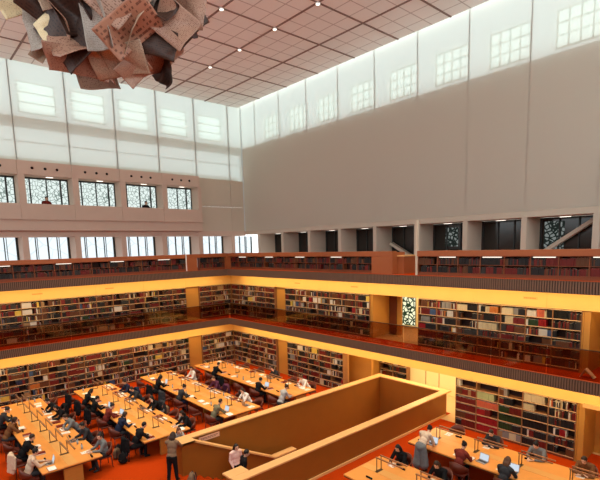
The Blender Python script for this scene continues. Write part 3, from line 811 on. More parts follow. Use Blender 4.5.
def figure(J, hair='short', seed=0, skirt=False, long_coat=False):
    """J: joint positions; faces +Y. returns dict of meshes: body, top, trousers, hair, shoes"""
    V = Vector
    P, C, Nk, H = V(J['pelvis']), V(J['chest']), V(J['neck']), V(J['head'])
    fd = V(J['face']).normalized(); R = rot_to(fd)
    rot_t = rot_to(V((0,1,0)), (C - P).normalized())
    body, top, tr, hr, shl, shr = MB(), MB(), MB(), MB(), MB(), MB()
    spine_up = (Nk - C).normalized()
    # torso
    mid = (P + C)/2
    body.ell(P, (.165, .115, .12), rot_t); body.ell(mid, (.135, .10, .16), rot_t); body.ell(C, (.165, .105, .17), rot_t); body.rcone(C + spine_up*.05, Nk, .10, .055)
    top.ell(P + (C-P)*(.12 if not skirt else .35), (.178, .135, .13) if not skirt else (.165, .13, .15), rot_t); top.ell(mid, (.158, .123, .18), rot_t); top.ell(C, (.186, .126, .185), rot_t); top.rcone(C + spine_up*.06, Nk - spine_up*.03, .12, .072)
    body.rcone(Nk - spine_up*.02, H - R @ V((0, .01, .05)), .052, .05)
    # head
    body.ell(H, (.074, .092, .112), R); body.ell(H + R @ V((0, .030, -.060)), (.056, .062, .052), R)
    body.rcone(H + R @ V((0, .088, .008)), H + R @ V((0, .108, -.028)), .010, .016); body.ell(H + R @ V((0, .082, -.062)), (.024, .012, .010), R)
    for s in (-1, 1):
        body.ell(H + R @ V((s*.077, -.008, -.012)), (.010, .020, .030), R)
        body.ell(H + R @ V((s*.032, .083, .028)), (.022, .010, .007), R)
    # arms
    for s, sd in ((-1, 'l'), (1, 'r')):
        S, E, W_ = V(J['sho_'+sd]), V(J['elb_'+sd]), V(J['wri_'+sd]); hd = V(J['hand_'+sd]).normalized(); pn = V(J.get('palm_'+sd, (0,0,-1)))
        body.rcone(C + spine_up*.1 + (S-C)*.4, S, .07, .055); body.rcone(S, E, .050, .040); body.rcone(E, W_, .040, .026)
        top.rcone(C + spine_up*.1 + (S-C)*.4, S, .085, .074); top.rcone(S, E, .070, .056); top.rcone(E, E + (W_-E)*.9, .056, .040)
        side = hd.cross(pn).normalized(); pn = side.cross(hd).normalized()
        Rh = Matrix((side, hd, pn)).transposed()
        pc = W_ + hd*.055
        body.ell(pc, (.042, .056, .017), Rh); body.rcone(W_, pc, .026, .022)
        for fi, (off, ln) in enumerate(((-.030, .066), (-.010, .076), (.010, .072), (.030, .056))):
            b0 = W_ + hd*.095 + side*off; b1 = b0 + hd*ln*.5 + pn*.006; b2 = b1 + hd*ln*.38 + pn*.022
            body.rcone(b0 - hd*.02, b1, .0105, .0098, 8); body.rcone(b1, b2, .0098, .0085, 8)
        tside = side if s*side.x < 0 else -side
        t0 = W_ + hd*.03 + tside*.028; t1 = t0 + (hd*.6 + tside*.8).normalized()*.040; t2 = t1 + (hd*.95 + tside*.2).normalized()*.032
        body.rcone(t0, t1, .013, .011, 8); body.rcone(t1, t2, .011, .009, 8)
    # legs
    for sd in ('l', 'r'):
        Hp, K, A, T = V(J['hip_'+sd]), V(J['kne_'+sd]), V(J['ank_'+sd]), V(J['toe_'+sd])
        body.rcone(Hp, K, .080, .054); body.rcone(K, K+(A-K)*.35, .054, .055); body.rcone(K+(A-K)*.35, A, .055, .036); body.rcone(A, T, .036, .026)
        if not skirt:
            tr.rcone(Hp, K, .100, .072); tr.rcone(K, K + (A-K)*.95, .072, .058)
        else:
            tr.rcone(Hp, K, .12, .15); tr.rcone(K, K+(A-K)*.55, .15, .17)
        sh = shl if sd == 'l' else shr
        sh.rcone(A - V((0, 0, .02)), T, .048, .040); sh.ell(A + V((0, 0, -.035)), (.045, .055, .04))
    tr.ell(P, (.182, .135, .13) if not skirt else (.205, .17, .17), rot_t); tr.ell(P + (C-P)*.12, (.172, .128, .12), rot_t)
    if long_coat: top.ell(P - V((0,0,.12)), (.20, .15, .26), rot_t)
    # hair
    hr.ell(H + R @ V((0, -.016, .024)), (.086, .096, .106), R)
    if hair == 'long':
        for s in (-1, 0, 1): hr.rcone(H + R @ V((s*.05, -.045, .02)), H + R @ V((s*.06, -.075, -.10)), .05, .045); hr.rcone(H + R @ V((s*.06, -.075, -.10)), Nk + V((s*.07, -.085, -.10)), .045, .03)
        for s in (-1, 1): hr.rcone(H + R @ V((s*.074, .005, .03)), H + R @ V((s*.080, .015, -.10)), .022, .018)
    elif hair == 'bun': hr.ell(H + R @ V((0, -.10, .085)), (.05, .05, .05))
    elif hair == 'bob':
        for s in (-1, 1): hr.rcone(H + R @ V((s*.065, -.015, .02)), H + R @ V((s*.072, -.012, -.085)), .035, .03)
        hr.rcone(H + R @ V((0, -.05, .0)), H + R @ V((0, -.06, -.085)), .06, .05)
    bm_ = solidify(body, .0085, 1)
    bm_.materials.append(EYE_M); bm_.materials.append(LIP)
    eyes = [H + R @ V((s*.031, .085, .008)) for s in (-1, 1)]; lip = H + R @ V((0, .090, -.062))
    for p in bm_.polygons:
        c = p.center
        if min((c-e).length for e in eyes) < .012: p.material_index = 1
        elif (c-lip).length < .020 and abs((R.transposed() @ (c-lip)).z) < .008: p.material_index = 2
    out = {'body': bm_, 'top': solidify(top, .014, 2, .006, seed), 'trousers': solidify(tr, .014, 1, .006, seed+3), 'shoe_l': solidify(shl, .012, 1), 'shoe_r': solidify(shr, .012, 1)}
    # cut the face out of the hair
    hm = solidify(hr, .010, 1, .005, seed)
    b = bmesh.new(); b.from_mesh(hm)
    Rt = R.transposed()
    kill = []
    for f in b.faces:
        q = Rt @ (f.calc_center_median() - H)
        if q.y > .035 and q.z < .050 and abs(q.x) < .068: kill.append(f)
    bmesh.ops.delete(b, geom=kill, context='FACES'); b.to_mesh(hm); b.free(); out['hair'] = hm
    return out

def sit(lean=.18, head_dn=.35, hands='type', turn=0.0):
    """seated pose on a seat 0.46 high, table top at 0.75 in front"""
    p = (0, -.05, .56); c = (0, -.05 + lean*.75, .56 + .36); nk = (0, c[1] + lean*.35 + .02, c[2] + .20)
    fx = math.sin(turn); h = (fx*.02, nk[1] + .05 + head_dn*.05, nk[2] + .145 - head_dn*.03)
    J = dict(pelvis=p, chest=c, neck=nk, head=h, face=(fx, math.cos(turn), -head_dn))
    sy, sz = c[1] + .03, c[2] + .12
    J.update(sho_l=(-.185, sy, sz), sho_r=(.185, sy, sz))
    if hands == 'type':
        J.update(elb_l=(-.25, sy+.16, .80), elb_r=(.25, sy+.16, .80), wri_l=(-.11, sy+.40, .80), wri_r=(.11, sy+.40, .80), hand_l=(.2, 1, -.1), hand_r=(-.2, 1, -.1))
    elif hands == 'cheek':
        J.update(elb_l=(-.23, sy+.24, .79), elb_r=(.25, sy+.18, .80), wri_l=(-.10, h[1]+.02, h[2]-.16), wri_r=(.04, sy+.40, .79), hand_l=(.15, 0, 1), palm_l=(1, -.2, 0), hand_r=(-.5, 1, -.1))
    elif hands == 'fold':
        J.update(elb_l=(-.26, sy+.22, .80), elb_r=(.26, sy+.22, .80), wri_l=(.02, sy+.36, .80), wri_r=(-.02, sy+.30, .82), hand_l=(1, .3, 0), hand_r=(-1, .3, 0))
    elif hands == 'write':
        J.update(elb_l=(-.27, sy+.2, .80), elb_r=(.27, sy+.12, .82), wri_l=(-.03, sy+.38, .79), wri_r=(.15, sy+.36, .80), hand_l=(.8, .6, 0), hand_r=(-.3, 1, -.1))
    for s, d in ((-1, 'l'), (1, 'r')):
        J['hip_'+d] = (s*.09, -.02, .54); J['kne_'+d] = (s*.12, .40, .53); J['ank_'+d] = (s*.12, .34 + s*.04, .09); J['toe_'+d] = (s*.14, .48 + s*.04, .045)
    return J
def stand(lean=0.0, head_dn=.2, arms='down', stride=.0):
    p = (0, 0, .93); c = (0, .37*math.sin(lean), .93 + .37*math.cos(lean)); nk = (0, c[1] + .02 + .20*math.sin(lean), c[2] + .20*math.cos(lean)); h = (0, nk[1] + .04 + lean*.08, nk[2] + .145 - lean*.05)
    J = dict(pelvis=p, chest=c, neck=nk, head=h, face=(0, 1, -head_dn)); sy, sz = c[1] + .01, c[2] + .12
    J.update(sho_l=(-.18, sy, sz), sho_r=(.18, sy, sz))
    if arms == 'down': J.update(elb_l=(-.23, sy-.02, sz-.28), elb_r=(.23, sy-.02, sz-.28), wri_l=(-.22, sy+.10, sz-.50), wri_r=(.20, sy+.14, sz-.48), hand_l=(0, .3, -1), palm_l=(1, 0, 0), hand_r=(0, .3, -1), palm_r=(-1, 0, 0))
    if arms == 'lean': J.update(elb_l=(-.22, sy+.20, 1.20), elb_r=(.22, sy+.20, 1.20), wri_l=(-.08, sy+.40, 1.13), wri_r=(.10, sy+.40, 1.13), hand_l=(.4, 1, 0), hand_r=(-.4, 1, 0))
    if arms == 'table': J.update(elb_l=(-.24, sy+.14, .98), elb_r=(.24, sy+.14, .98), wri_l=(-.14, sy+.28, .80), wri_r=(.14, sy+.28, .80), hand_l=(.1, 1, -.1), hand_r=(-.1, 1, -.1))
    for s, d in ((-1, 'l'), (1, 'r')):
        J['hip_'+d] = (s*.09, 0, .90); J['kne_'+d] = (s*.10, .02 + s*stride*.4, .50); J['ank_'+d] = (s*.11, -.02 + s*stride, .09); J['toe_'+d] = (s*.13, .12 + s*stride, .045)
    return J
def shift(J, d, only=('pelvis','chest','neck','head','sho_l','sho_r','elb_l','elb_r','wri_l','wri_r','hip_l','hip_r')): 
    for k in only: J[k] = tuple(a+b for a, b in zip(J[k], d))
    return J
POSES = {
 'type': figure(sit(.20, .35, 'type'), 'short', 1), 'type_long': figure(sit(.24, .45, 'type'), 'long', 2),
 'cheek': figure(sit(.30, .40, 'cheek'), 'bob', 3), 'fold': figure(sit(.38, .50, 'fold'), 'short', 4),
 'write': figure(sit(.30, .65, 'write', .25), 'bun', 5), 'upright': figure(sit(.08, .15, 'type', -.4), 'short', 6), 'write_long': figure(sit(.34, .6, 'write', -.2), 'long', 7),
 'stand_lean': figure(stand(.30, .35, 'lean', .10), 'long', 8), 'stand_table': figure(stand(.85, .55, 'table', .06), 'bun', 9, skirt=True), 'stand_down': figure(stand(.05, .2, 'down', .10), 'long', 10),
 'stand_coat': figure(stand(.22, .5, 'down', .06), 'short', 11, long_coat=True),
}
def person(pose, x, y, z, rz, hair, top, trou, lbl, skin=None, grp=None):
    F = POSES[pose]
    r = empty('person', (x, y, z), rz)
    for nm, mm in (('body', skin or SKIN), ('shirt', fab(top)), ('trousers' if pose != 'stand_table' else 'skirt', fab(trou)), ('hair', HAIRS[hair]), ('shoe_l', SHOE), ('shoe_r', SHOE)):
        k = {'shirt': 'top', 'skirt': 'trousers'}.get(nm, nm)
        o = bpy.data.objects.new(nm[:4] if nm.startswith('shoe') else nm, F[k]); col.objects.link(o); o.parent = r
        if o.material_slots: o.material_slots[0].link = 'OBJECT'; o.material_slots[0].material = mm
    tag(r, lbl, 'person', grp)
    return r
def seated(key, pose, hair, top, trou, desc, dx=.0, skin=None, tw=0.0):
    x, y, rz, ph = SEATS[key]
    person(pose, x, y + dx, 0, rz + tw, hair, top, trou, 'person %s, %s' % (desc, ph), skin, 'seated readers')
seated((0,'left',0), 'type', 'black', 'cream', 'charcoal', 'in cream T-shirt typing', .15)
seated((0,'left',1), 'fold', 'dark brown', 'black', 'black', 'in black leaning over a book', .15)
seated((0,'left',3), 'cheek', 'dark brown', 'brown', 'charcoal', 'in brown jumper reading', -.3)
seated((0,'left',4), 'write', 'black', 'charcoal', 'black', 'in charcoal writing', -.1)
seated((0,'right',0), 'upright', 'black', 'grey', 'charcoal', 'in grey shirt sitting upright', -.1)
seated((0,'right',1), 'type', 'black', 'charcoal', 'black', 'in charcoal top working', .02, SKIN2)
seated((0,'right',2), 'fold', 'dark brown', 'grey', 'navy', 'in grey pullover leaning forward', .02)
seated((0,'right',3), 'write_long', 'black', 'black', 'black', 'in black bent over papers', .1)
seated((0,'right',4), 'fold', 'black', 'black', 'black', 'in black reading', -.1)
seated((1,'left',0), 'fold', 'black', 'black', 'black', 'in black leaning low', -.2)
seated((1,'left',1), 'cheek', 'dark brown', 'navy', 'charcoal', 'in navy top', .0)
seated((1,'left',2), 'write', 'black', 'dark red', 'black', 'in dark red top writing', .0)
seated((1,'left',3), 'type', 'black', 'black', 'black', 'in black jacket typing', .05)
seated((1,'left',4), 'write_long', 'black', 'black', 'black', 'in black coat', -.05)
seated((1,'right',0), 'type_long', 'black', 'black', 'black', 'in black with long hair', -.1)
seated((1,'right',2), 'cheek', 'black', 'black', 'grey', 'in black top and grey trousers', -.3)
seated((1,'right',3), 'fold', 'dark brown', 'charcoal', 'black', 'in charcoal pullover', .3)
seated((1,'right',4), 'type', 'black', 'navy', 'black', 'in navy shirt', .3)
seated((2,'left',0), 'fold', 'dark brown', 'olive grey', 'charcoal', 'in olive grey jumper', .0)
seated((2,'left',2), 'write', 'black', 'charcoal', 'navy', 'in charcoal cardigan', .2)
seated((2,'left',4), 'type_long', 'black', 'black', 'black', 'in black with hair down', -.3)
seated((2,'right',0), 'cheek', 'dark brown', 'white', 'charcoal', 'in white blouse', .6)
seated((2,'right',2), 'type', 'brown', 'purple', 'navy', 'in purple pullover', .4)
seated((2,'right',4), 'upright', 'dark brown', 'white', 'navy', 'in white shirt', .05)
seated((3,'left',0), 'write', 'dark brown', 'light grey', 'charcoal', 'in light grey top', -.5)
seated((3,'left',1), 'type', 'black', 'black', 'black', 'in black at the table edge', -.1)
seated((3,'left',4), 'fold', 'black', 'black', 'black', 'in black reading quietly', -.2)
seated((3,'right',0), 'fold', 'brown', 'white', 'khaki', 'in white hunched over', .2)
seated((3,'right',2), 'cheek', 'dark brown', 'charcoal', 'black', 'in charcoal top', -.3)
seated((4,'right',0), 'type_long', 'black', 'black', 'black', 'in black with long hair', -.02)
seated((4,'right',1), 'write_long', 'dark brown', 'black', 'black', 'in black with brown hair', -.05)
seated((5,'left',1), 'write', 'black', 'dark red', 'black', 'with black hair bun', .06)
seated((5,'left',2), 'type_long', 'brown', 'charcoal', 'black', 'with long brown hair', .06)
seated((5,'right',1), 'fold', 'dark brown', 'charcoal', 'black', 'in charcoal', -.1)
seated((5,'right',2), 'write', 'black', 'grey', 'charcoal', 'in grey', -.1)
seated((5,'right',3), 'fold', 'dark brown', 'brown', 'black', 'in dark brown jacket', -.05)
person('stand_lean', 6.45, 14.05, 0, -PI/2 + .75, 'dark brown', 'grey brown', 'black', 'person in grey-brown jacket and black trousers standing and leaning at the stairwell corner')
person('stand_table', 13.08, 8.62, 0, -PI/2, 'black', 'cream', 'grey', 'person in cream sweater and grey skirt bending over a laptop on the right table')
person('stand_down', 8.80, 13.75, -.98, PI*.98, 'black', 'pink', 'black', 'person with long black hair and pink top on the orange stairs')
person('stand_coat', 8.05, 12.25, -.51, -PI*.62, 'black', 'black', 'black', 'person in a bulky black coat walking down the orange stairs')
person('cheek', 7.35, 15.62, 0, PI, 'brown', 'light grey', 'charcoal', 'person in light grey top sitting behind the stairwell corner', None)
put_chair(7.35, 15.62, PI, 'red-brown round-backed armchair behind the stairwell corner')

# ------------------------------------------------------------------ things on and around the tables
ALU = mat('laptop_aluminium', (.38, .37, .37), .35, metal=.6); KEYS = mat('laptop_keys', (.03, .03, .03), .6)
SCREEN = emis('lit_screen', (.72, .80, .90), .75)
PAPER = mat('white_paper', (.86, .80, .70), .8); INK = mat('grey_ink', (.30, .26, .22), .8)
def laptop():
    r = empty('laptop')
    mb = MB(); mb.box(-.165, .165, -.115, .115, 0, .016); bs = mb.build('base', ALU, r)
    mb = MB()
    for i in range(5):
        for j in range(12): mb.box(-.148 + j*.025, -.148 + j*.025 + .021, .085 - i*.024 - .02, .085 - i*.024, .016, .018)
    mb.build('keyboard', KEYS, bs)
    a = math.radians(105)
    def lid(u, v, w): # u across, v up the lid, w thickness
        return (u, .115 + v*-math.cos(a) + w*math.sin(a), .016 + v*math.sin(a) + w*math.cos(a))
    def q(u0, u1, v0, v1, w0, w1):
        mb = MB(); P = [lid(u, v, w) for w in (w0, w1) for u, v in ((u0, v0), (u1, v0), (u1, v1), (u0, v1))]
        mb.add(P, [(0,3,2,1),(4,5,6,7),(0,1,5,4),(1,2,6,5),(2,3,7,6),(3,0,4,7)]); return mb
    ld = q(-.165, .165, 0, .225, 0, .008).build('lid', ALU, r); q(-.155, .155, .012, .215, -.002, 0).build('screen', SCREEN, ld)
    return r
def open_book():
    r = empty('open_book')
    for s in (-1, 1):
        mb = MB(); n = 6
        for i in range(n):
            x0, x1 = s*.17*i/n, s*.17*(i+1)/n
            z0, z1 = .012 + .026*math.sin(PI*min(1, (i/n)*1.05 + .12))**.7, .012 + .026*math.sin(PI*min(.995, ((i+1)/n)*1.02 + .10))**.7
            a, b = (x0, x1) if s > 0 else (x1, x0); za, zb = (z0, z1) if s > 0 else (z1, z0)
            mb.add([(a,-.12,.004),(b,-.12,.004),(b,.12,.004),(a,.12,.004),(a,-.12,za),(b,-.12,zb),(b,.12,zb),(a,.12,za)], [(0,3,2,1),(4,5,6,7),(0,1,5,4),(1,2,6,5),(2,3,7,6),(3,0,4,7)])
        mb.build('page_block', PAPER, r)
    mb = MB(); mb.box(-.18, .18, -.13, .13, 0, .005); mb.build('cover', mat('cover_cloth', (.16, .03, .02), .6), r)
    return r
def papers():
    r = empty('paper_stack')
    mb = MB()
    for i in range(4):
        a = (i-1.5)*.07; c, s = math.cos(a), math.sin(a)
        P = [(x*c - y*s, x*s + y*c, z) for z in (i*.003, i*.003+.0025) for x, y in ((-.105,-.148),(.105,-.148),(.105,.148),(-.105,.148))]
        mb.add(P, [(0,3,2,1),(4,5,6,7),(0,1,5,4),(1,2,6,5),(2,3,7,6),(3,0,4,7)])
    sh = mb.build('sheets', PAPER, r)
    mb = MB()
    for k in range(9): mb.box(-.075, .075 - (k % 3)*.02, .10 - k*.025, .107 - k*.025, .0115, .0122)
    mb.build('text_lines', INK, sh)
    return r
def closed_book():
    r = empty('closed_book')
    mb = MB(); mb.box(-.11, .11, -.15, .15, 0, .004); mb.box(-.11, .11, -.15, .15, .036, .04); mb.box(-.112, -.106, -.15, .15, 0, .04); mb.build('cover', fab('dark red'), r)
    mb = MB(); mb.box(-.106, .105, -.145, .145, .004, .036); mb.build('pages', PAPER, r)
    return r
def bottle():
    r = empty('water_bottle')
    mb = MB(); mb.rcone((0,0,.0), (0,0,.15), .034, .034, 12, caps=False); mb.rcone((0,0,.15), (0,0,.19), .034, .014, 12, caps=False); mb.build('body', mat('bottle_plastic', (.35, .40, .42), .15), r)
    mb = MB(); mb.rcone((0,0,.19), (0,0,.215), .016, .016, 10, caps=False); mb.build('cap', fab('navy'), r)
    return r
def pencil_case():
    r = empty('pencil_case')
    mb = MB(); mb.rcone((-.10,0,.03), (.10,0,.03), .032, .03, 10); mb.build('pouch', fab('black'), r)
    mb = MB(); mb.box(-.09, .09, -.003, .003, .060, .064); mb.build('zip', GREY_MET, r)
    return r
KIND = {'laptop': (laptop(), 'open silver laptop', 'laptop'), 'open': (open_book(), 'open book', 'book'), 'paper': (papers(), 'fanned white papers', 'papers'), 'closed': (closed_book(), 'closed dark red book', 'book'),
        'bottle': (bottle(), 'water bottle', 'bottle'), 'case': (pencil_case(), 'black pencil case', 'pencil case')}
KUSED = set()
for k in KIND: kids(KIND[k][0]); [kids(c) for c in KIND[k][0].children]
def put(kind, x, y, rz, where, z=TZ):
    p, l, c = KIND[kind]
    o = p if kind not in KUSED else copy_tree(p); KUSED.add(kind)
    o.location = (x, y, z); o.rotation_euler = (0, 0, rz)
    tag(o, '%s, %s' % (l, where), c, {'laptop':'laptops on the tables','open':'open books on the tables','paper':'papers on the tables','closed':'closed books on the tables','bottle':'bottles on the tables','case':'pencil cases on the tables'}[kind])
rt = random.Random(5)
PLAN = {(0,'left',0):['laptop','case'], (0,'left',1):['open','paper','closed'], (0,'left',3):['open','bottle'], (0,'left',4):['paper'], (0,'left',2):['open','closed'], (0,'left',5):['paper'],
        (0,'right',0):['paper','case'], (0,'right',1):['laptop','bottle'], (0,'right',2):['open','paper'], (0,'right',3):['paper','closed'], (0,'right',4):['open'], (0,'right',5):['paper','open'],
        (1,'left',0):['open','bottle'], (1,'left',1):['paper','open'], (1,'left',2):['laptop'], (1,'left',3):['laptop','paper'], (1,'left',4):['paper','open'], (1,'left',5):['paper'],
        (1,'right',0):['paper','open'], (1,'right',1):['closed','open'], (1,'right',2):['laptop'], (1,'right',3):['paper','case'], (1,'right',4):['open','paper'], (1,'right',5):['paper'],
        (2,'left',0):['laptop','case'], (2,'left',1):['paper','open'], (2,'left',2):['open'], (2,'left',3):['closed','bottle'], (2,'left',4):['laptop'], (2,'left',5):['open'],
        (2,'right',0):['laptop','paper'], (2,'right',1):['open','closed'], (2,'right',2):['paper'], (2,'right',3):['open'], (2,'right',4):['paper'],
        (3,'left',0):['paper','case'], (3,'left',1):['laptop'], (3,'left',2):['open'], (3,'left',4):['paper','open'], (3,'right',0):['open'], (3,'right',1):['closed'], (3,'right',2):['paper','laptop'], (3,'right',4):['open'],
        (4,'right',0):['paper','case'], (4,'right',1):['open','paper'], (4,'left',0):['case'], (5,'left',0):['laptop','case'], (5,'left',1):['open','paper','laptop'], (5,'left',2):['laptop','paper'], (5,'right',0):['paper','case'], (5,'right',1):['paper'], (5,'right',2):['case'], (5,'right',3):['paper'], (5,'left',3):['open']}
OFF = {0: 0.0, 1: .42, 2: -.44}
for (ti, nm), order_ in {(i, n): 0 for i in range(4) for n in ('left', 'right')}.items():   # the tables are strewn with more papers and books
    for k in range(6):
        have = PLAN.setdefault((ti, nm, k), [])
        for c in rt.sample(['paper', 'open', 'closed', 'case', 'bottle'], 5):
            if len(have) < (3 if rt.random() < .7 else 2) and c not in have: have.append(c)
for key, items in PLAN.items():
    x, y, rz, ph = SEATS[key]
    s = 1 if rz < 0 else -1
    for i, k in enumerate(items):
        px = x + s*(.24 + .30 + (.07 if k == 'laptop' else .04)); py = y + OFF[i] * s
        put(k, px + rt.uniform(-.03, .03), py + rt.uniform(-.05, .05), rz + (rt.uniform(-.15, .15) if k != 'bottle' else 0), ph)
# bags and coats
def bag_proto():
    r = empty('backpack')
    mb = MB(); mb.ell((0,0,.21), (.17,.11,.21)); mb.ell((0,.09,.15), (.12,.06,.11)); mb.ell((0,0,.09), (.18,.12,.09))
    o = bpy.data.objects.new('body', solidify(mb, .014, 2, .008, 2)); col.objects.link(o); o.parent = r
    mb = MB(); mb.rcone((-.05,-.02,.41), (0,-.02,.46), .010, .010, 8); mb.rcone((0,-.02,.46), (.05,-.02,.41), .010, .010, 8); mb.build('handle', fab('charcoal'), r)
    for s in (-1, 1):
        mb = MB(); mb.rcone((s*.08,-.10,.36), (s*.11,-.13,.20), .016, .016, 8); mb.rcone((s*.11,-.13,.20), (s*.11,-.10,.06), .016, .014, 8)
        mb.build('strap', fab('charcoal'), r)
    mb = MB(); mb.rcone((-.09,.155,.17), (.09,.155,.17), .008, .008, 8); mb.build('zip', GREY_MET, o)
    kids(r); [kids(c) for c in r.children]
    return r
BP = bag_proto(); bu = False
for (x, y, rz, c, lbl) in ((5.75, 17.35, .4, 'grey brown', 'grey-brown backpack on the red carpet beside the near right chair of the leftmost table'), (5.75, 16.75, 2.0, 'black', 'black bag on the carpet at the near right corner of the leftmost table'),
        (5.85, 19.5, 1.2, 'charcoal', 'charcoal backpack on the carpet left of the second table'), (5.9, 17.6, .2, 'black', 'black backpack on carpet near the near left end of second table'), (9.25, 18.9, 1.4, 'light grey', 'light grey bag on carpet left of the third table'),
        (9.3, 20.5, .3, 'khaki', 'khaki bag on carpet left of the third table, farther back'), (12.75, 18.4, .9, 'dark red', 'dark red bag on the carpet between third and fourth tables'), (1.95, 18.9, .7, 'charcoal', 'charcoal bag on carpet left of leftmost table'),
        (15.95, 17.9, 2.2, 'black', 'black bag on the carpet right of the fourth table'), (12.55, 7.7, .4, 'black', 'black bag on carpet between the two near tables'), (6.9, 13.55, .8, 'grey brown', 'grey-brown rucksack at the top of the orange stairs')):
    o = BP if not bu else copy_tree(BP); bu = True
    o.location = (x, y, 0); o.rotation_euler = (0, 0, rz)
    for ch in o.children:
        if ch.name.startswith('body') and ch.material_slots: ch.material_slots[0].link = 'OBJECT'; ch.material_slots[0].material = fab(c)
    tag(o, lbl, 'bag', 'bags on the carpet')
def coat_proto():
    mb = MB()
    for x in (-.16, -.08, 0, .08, .16): mb.rcone((x, -.33 + abs(x)*.5, .86), (x*1.15, -.37 + abs(x)*.5, .28), .06, .075)
    mb.rcone((-.2, -.24, .84), (.2, -.24, .84), .05, .05); mb.rcone((-.22, -.2, .8), (-.3, -.24, .42), .055, .045); mb.rcone((.22, -.2, .8), (.3, -.24, .42), .055, .045)
    return solidify(mb, .015, 2, .012, 5)
CM = coat_proto()
for key, c, nm in (((0,'left',1),'cream','cream'), ((1,'left',4),'black','black'), ((1,'left',3),'black','black'), ((1,'left',0),'black','black'), ((1,'left',5),'black','black'), ((1,'right',2),'charcoal','charcoal'), ((2,'left',3),'charcoal','charcoal'),
                   ((2,'left',4),'black','black'), ((2,'right',2),'purple','dark purple'), ((2,'right',1),'charcoal','charcoal'), ((3,'left',3),'black','black'), ((0,'right',4),'black','black'), ((1,'right',4),'navy','navy')):
    x, y, rz, ph = SEATS[key]
    o = bpy.data.objects.new('coat', CM); col.objects.link(o); o.location = (x, y, 0); o.rotation_euler = (0, 0, rz)
    o.material_slots[0].link = 'OBJECT'; o.material_slots[0].material = fab(c)
    tag(o, '%s coat over chair back, %s' % (nm, ph), 'coat', 'coats on chair backs')
# small shelf-mark signs on the friezes
SIGN = mat('sign_brown', (.55, .22, .05), .6)
for i, (px, wall, z, lb) in enumerate(((5.6, 'l', 5.80, 'left wall, left one'), (9.3, 'l', 5.80, 'left wall, middle one'), (6.95, 'r', 5.80, 'right of ornament window'), (15.6, 'r', 5.80, 'left of the doorway'), (20.0, 'r', 5.80, 'right wall near the corner'))):
    r = empty('shelf_sign', (px, BY-.02, z) if wall == 'l' else (BX-.02, px, z), 0 if wall == 'l' else -PI/2)
    mb = MB(); mb.box(-.26, .26, -.006, 0, -.05, .05); mb.build('plate', mat('sign_plate_tan', (.72, .42, .12), .5), r)
    mb = MB(); rs = random.Random(i); x = -.22
    while x < .2:
        wd = rs.uniform(.02, .05); mb.box(x, x+wd, -.008, -.006, -.022, .022); x += wd + .016
    mb.build('lettering', SIGN, r)
    tag(r, 'small tan shelf-mark sign on the yellow middle gallery frieze, ' + lb, 'sign', 'shelf-mark signs')
# small things on the middle gallery and up on the balcony
r = empty('folded_sign', (17.15, 4.72, ZM))
mb = MB(); mb.bar((0,-.12,.02), (0,.16,.30), .26, .02); mb.build('front_board', WHITE, r)
mb = MB(); mb.bar((0,.16,.30), (0,.30,.02), .26, .02); mb.build('back_board', WHITE, r)
tag(r, 'small white folded board standing on the orange gallery carpet by the doorway', 'sign')
for i, (x, c) in enumerate(((7.30, 'dark red'), (13.35, 'black'))):
    person('upright', x, 30.54, 9.82, PI, 'dark brown', c, 'black', ['person in dark red behind the parapet of the left balcony', 'person in black behind the parapet at the right end of the balcony'][i])

# ------------------------------------------------------------------ hanging sculpture of crumpled printed sheets
def page_mat(name, c, ink, scale, amt):
    m = mat(name, c, .45, spec=.4)
    nt = m.node_tree; b = nt.nodes['Principled BSDF']
    tc = N(nt, 'ShaderNodeTexCoord'); sx = N(nt, 'ShaderNodeSeparateXYZ'); nt.links.new(tc.outputs['UV'], sx.inputs[0])
    def M(op, *a):
        n = N(nt, 'ShaderNodeMath', operation=op)
        for i, v in enumerate(a):
            if isinstance(v, (int, float)): n.inputs[i].default_value = v
            else: nt.links.new(v, n.inputs[i])
        return n.outputs[0]
    fr = M('FRACT', M('MULTIPLY', sx.outputs[1], scale)); ln = M('LESS_THAN', fr, .5)
    cb = N(nt, 'ShaderNodeCombineXYZ'); nt.links.new(M('MULTIPLY', sx.outputs[0], 26.0 if scale > 10 else 11.0), cb.inputs[0]); nt.links.new(M('FLOOR', M('MULTIPLY', sx.outputs[1], scale)), cb.inputs[1])
    wn_ = N(nt, 'ShaderNodeTexNoise'); wn_.inputs['Scale'].default_value = 1.7; nt.links.new(cb.outputs[0], wn_.inputs['Vector'])
    word = M('GREATER_THAN', wn_.outputs['Fac'], amt)
    colm = M('GREATER_THAN', M('FRACT', M('MULTIPLY', sx.outputs[0], 2.0)), .07)
    f = M('MULTIPLY', M('MULTIPLY', ln, word), colm)
    mx = N(nt, 'ShaderNodeMix', data_type='RGBA'); mx.inputs['A'].default_value = (*c, 1); mx.inputs['B'].default_value = (*ink, 1)
    nt.links.new(f, mx.inputs['Factor']); nt.links.new(mx.outputs['Result'], b.inputs['Base Color'])
    return m
PG = [page_mat('newsprint_rose', (.40, .22, .15), (.20, .09, .055), 24, .53), page_mat('newsprint_headline', (.40, .18, .11), (.17, .065, .04), 8, .52),
      page_mat('newsprint_buff', (.42, .28, .19), (.24, .14, .09), 26, .50), page_mat('newsprint_grey', (.38, .32, .27), (.22, .17, .14), 30, .50),
      page_mat('newsprint_cream', (.80, .64, .38), (.55, .40, .24), 22, .56), page_mat('newsprint_shade', (.06, .026, .017), (.03, .013, .009), 14, .50)]  # the last, darkest print carries the shade of the cavities in its colour
CU = Vector((4.30, 10.5, 13.25))
_r = Vector((math.cos(math.radians(41.56)), -math.sin(math.radians(41.56)), 0)); _f = Vector((math.sin(math.radians(41.56)), math.cos(math.radians(41.56)), 0)); _u = Vector((0,0,1))
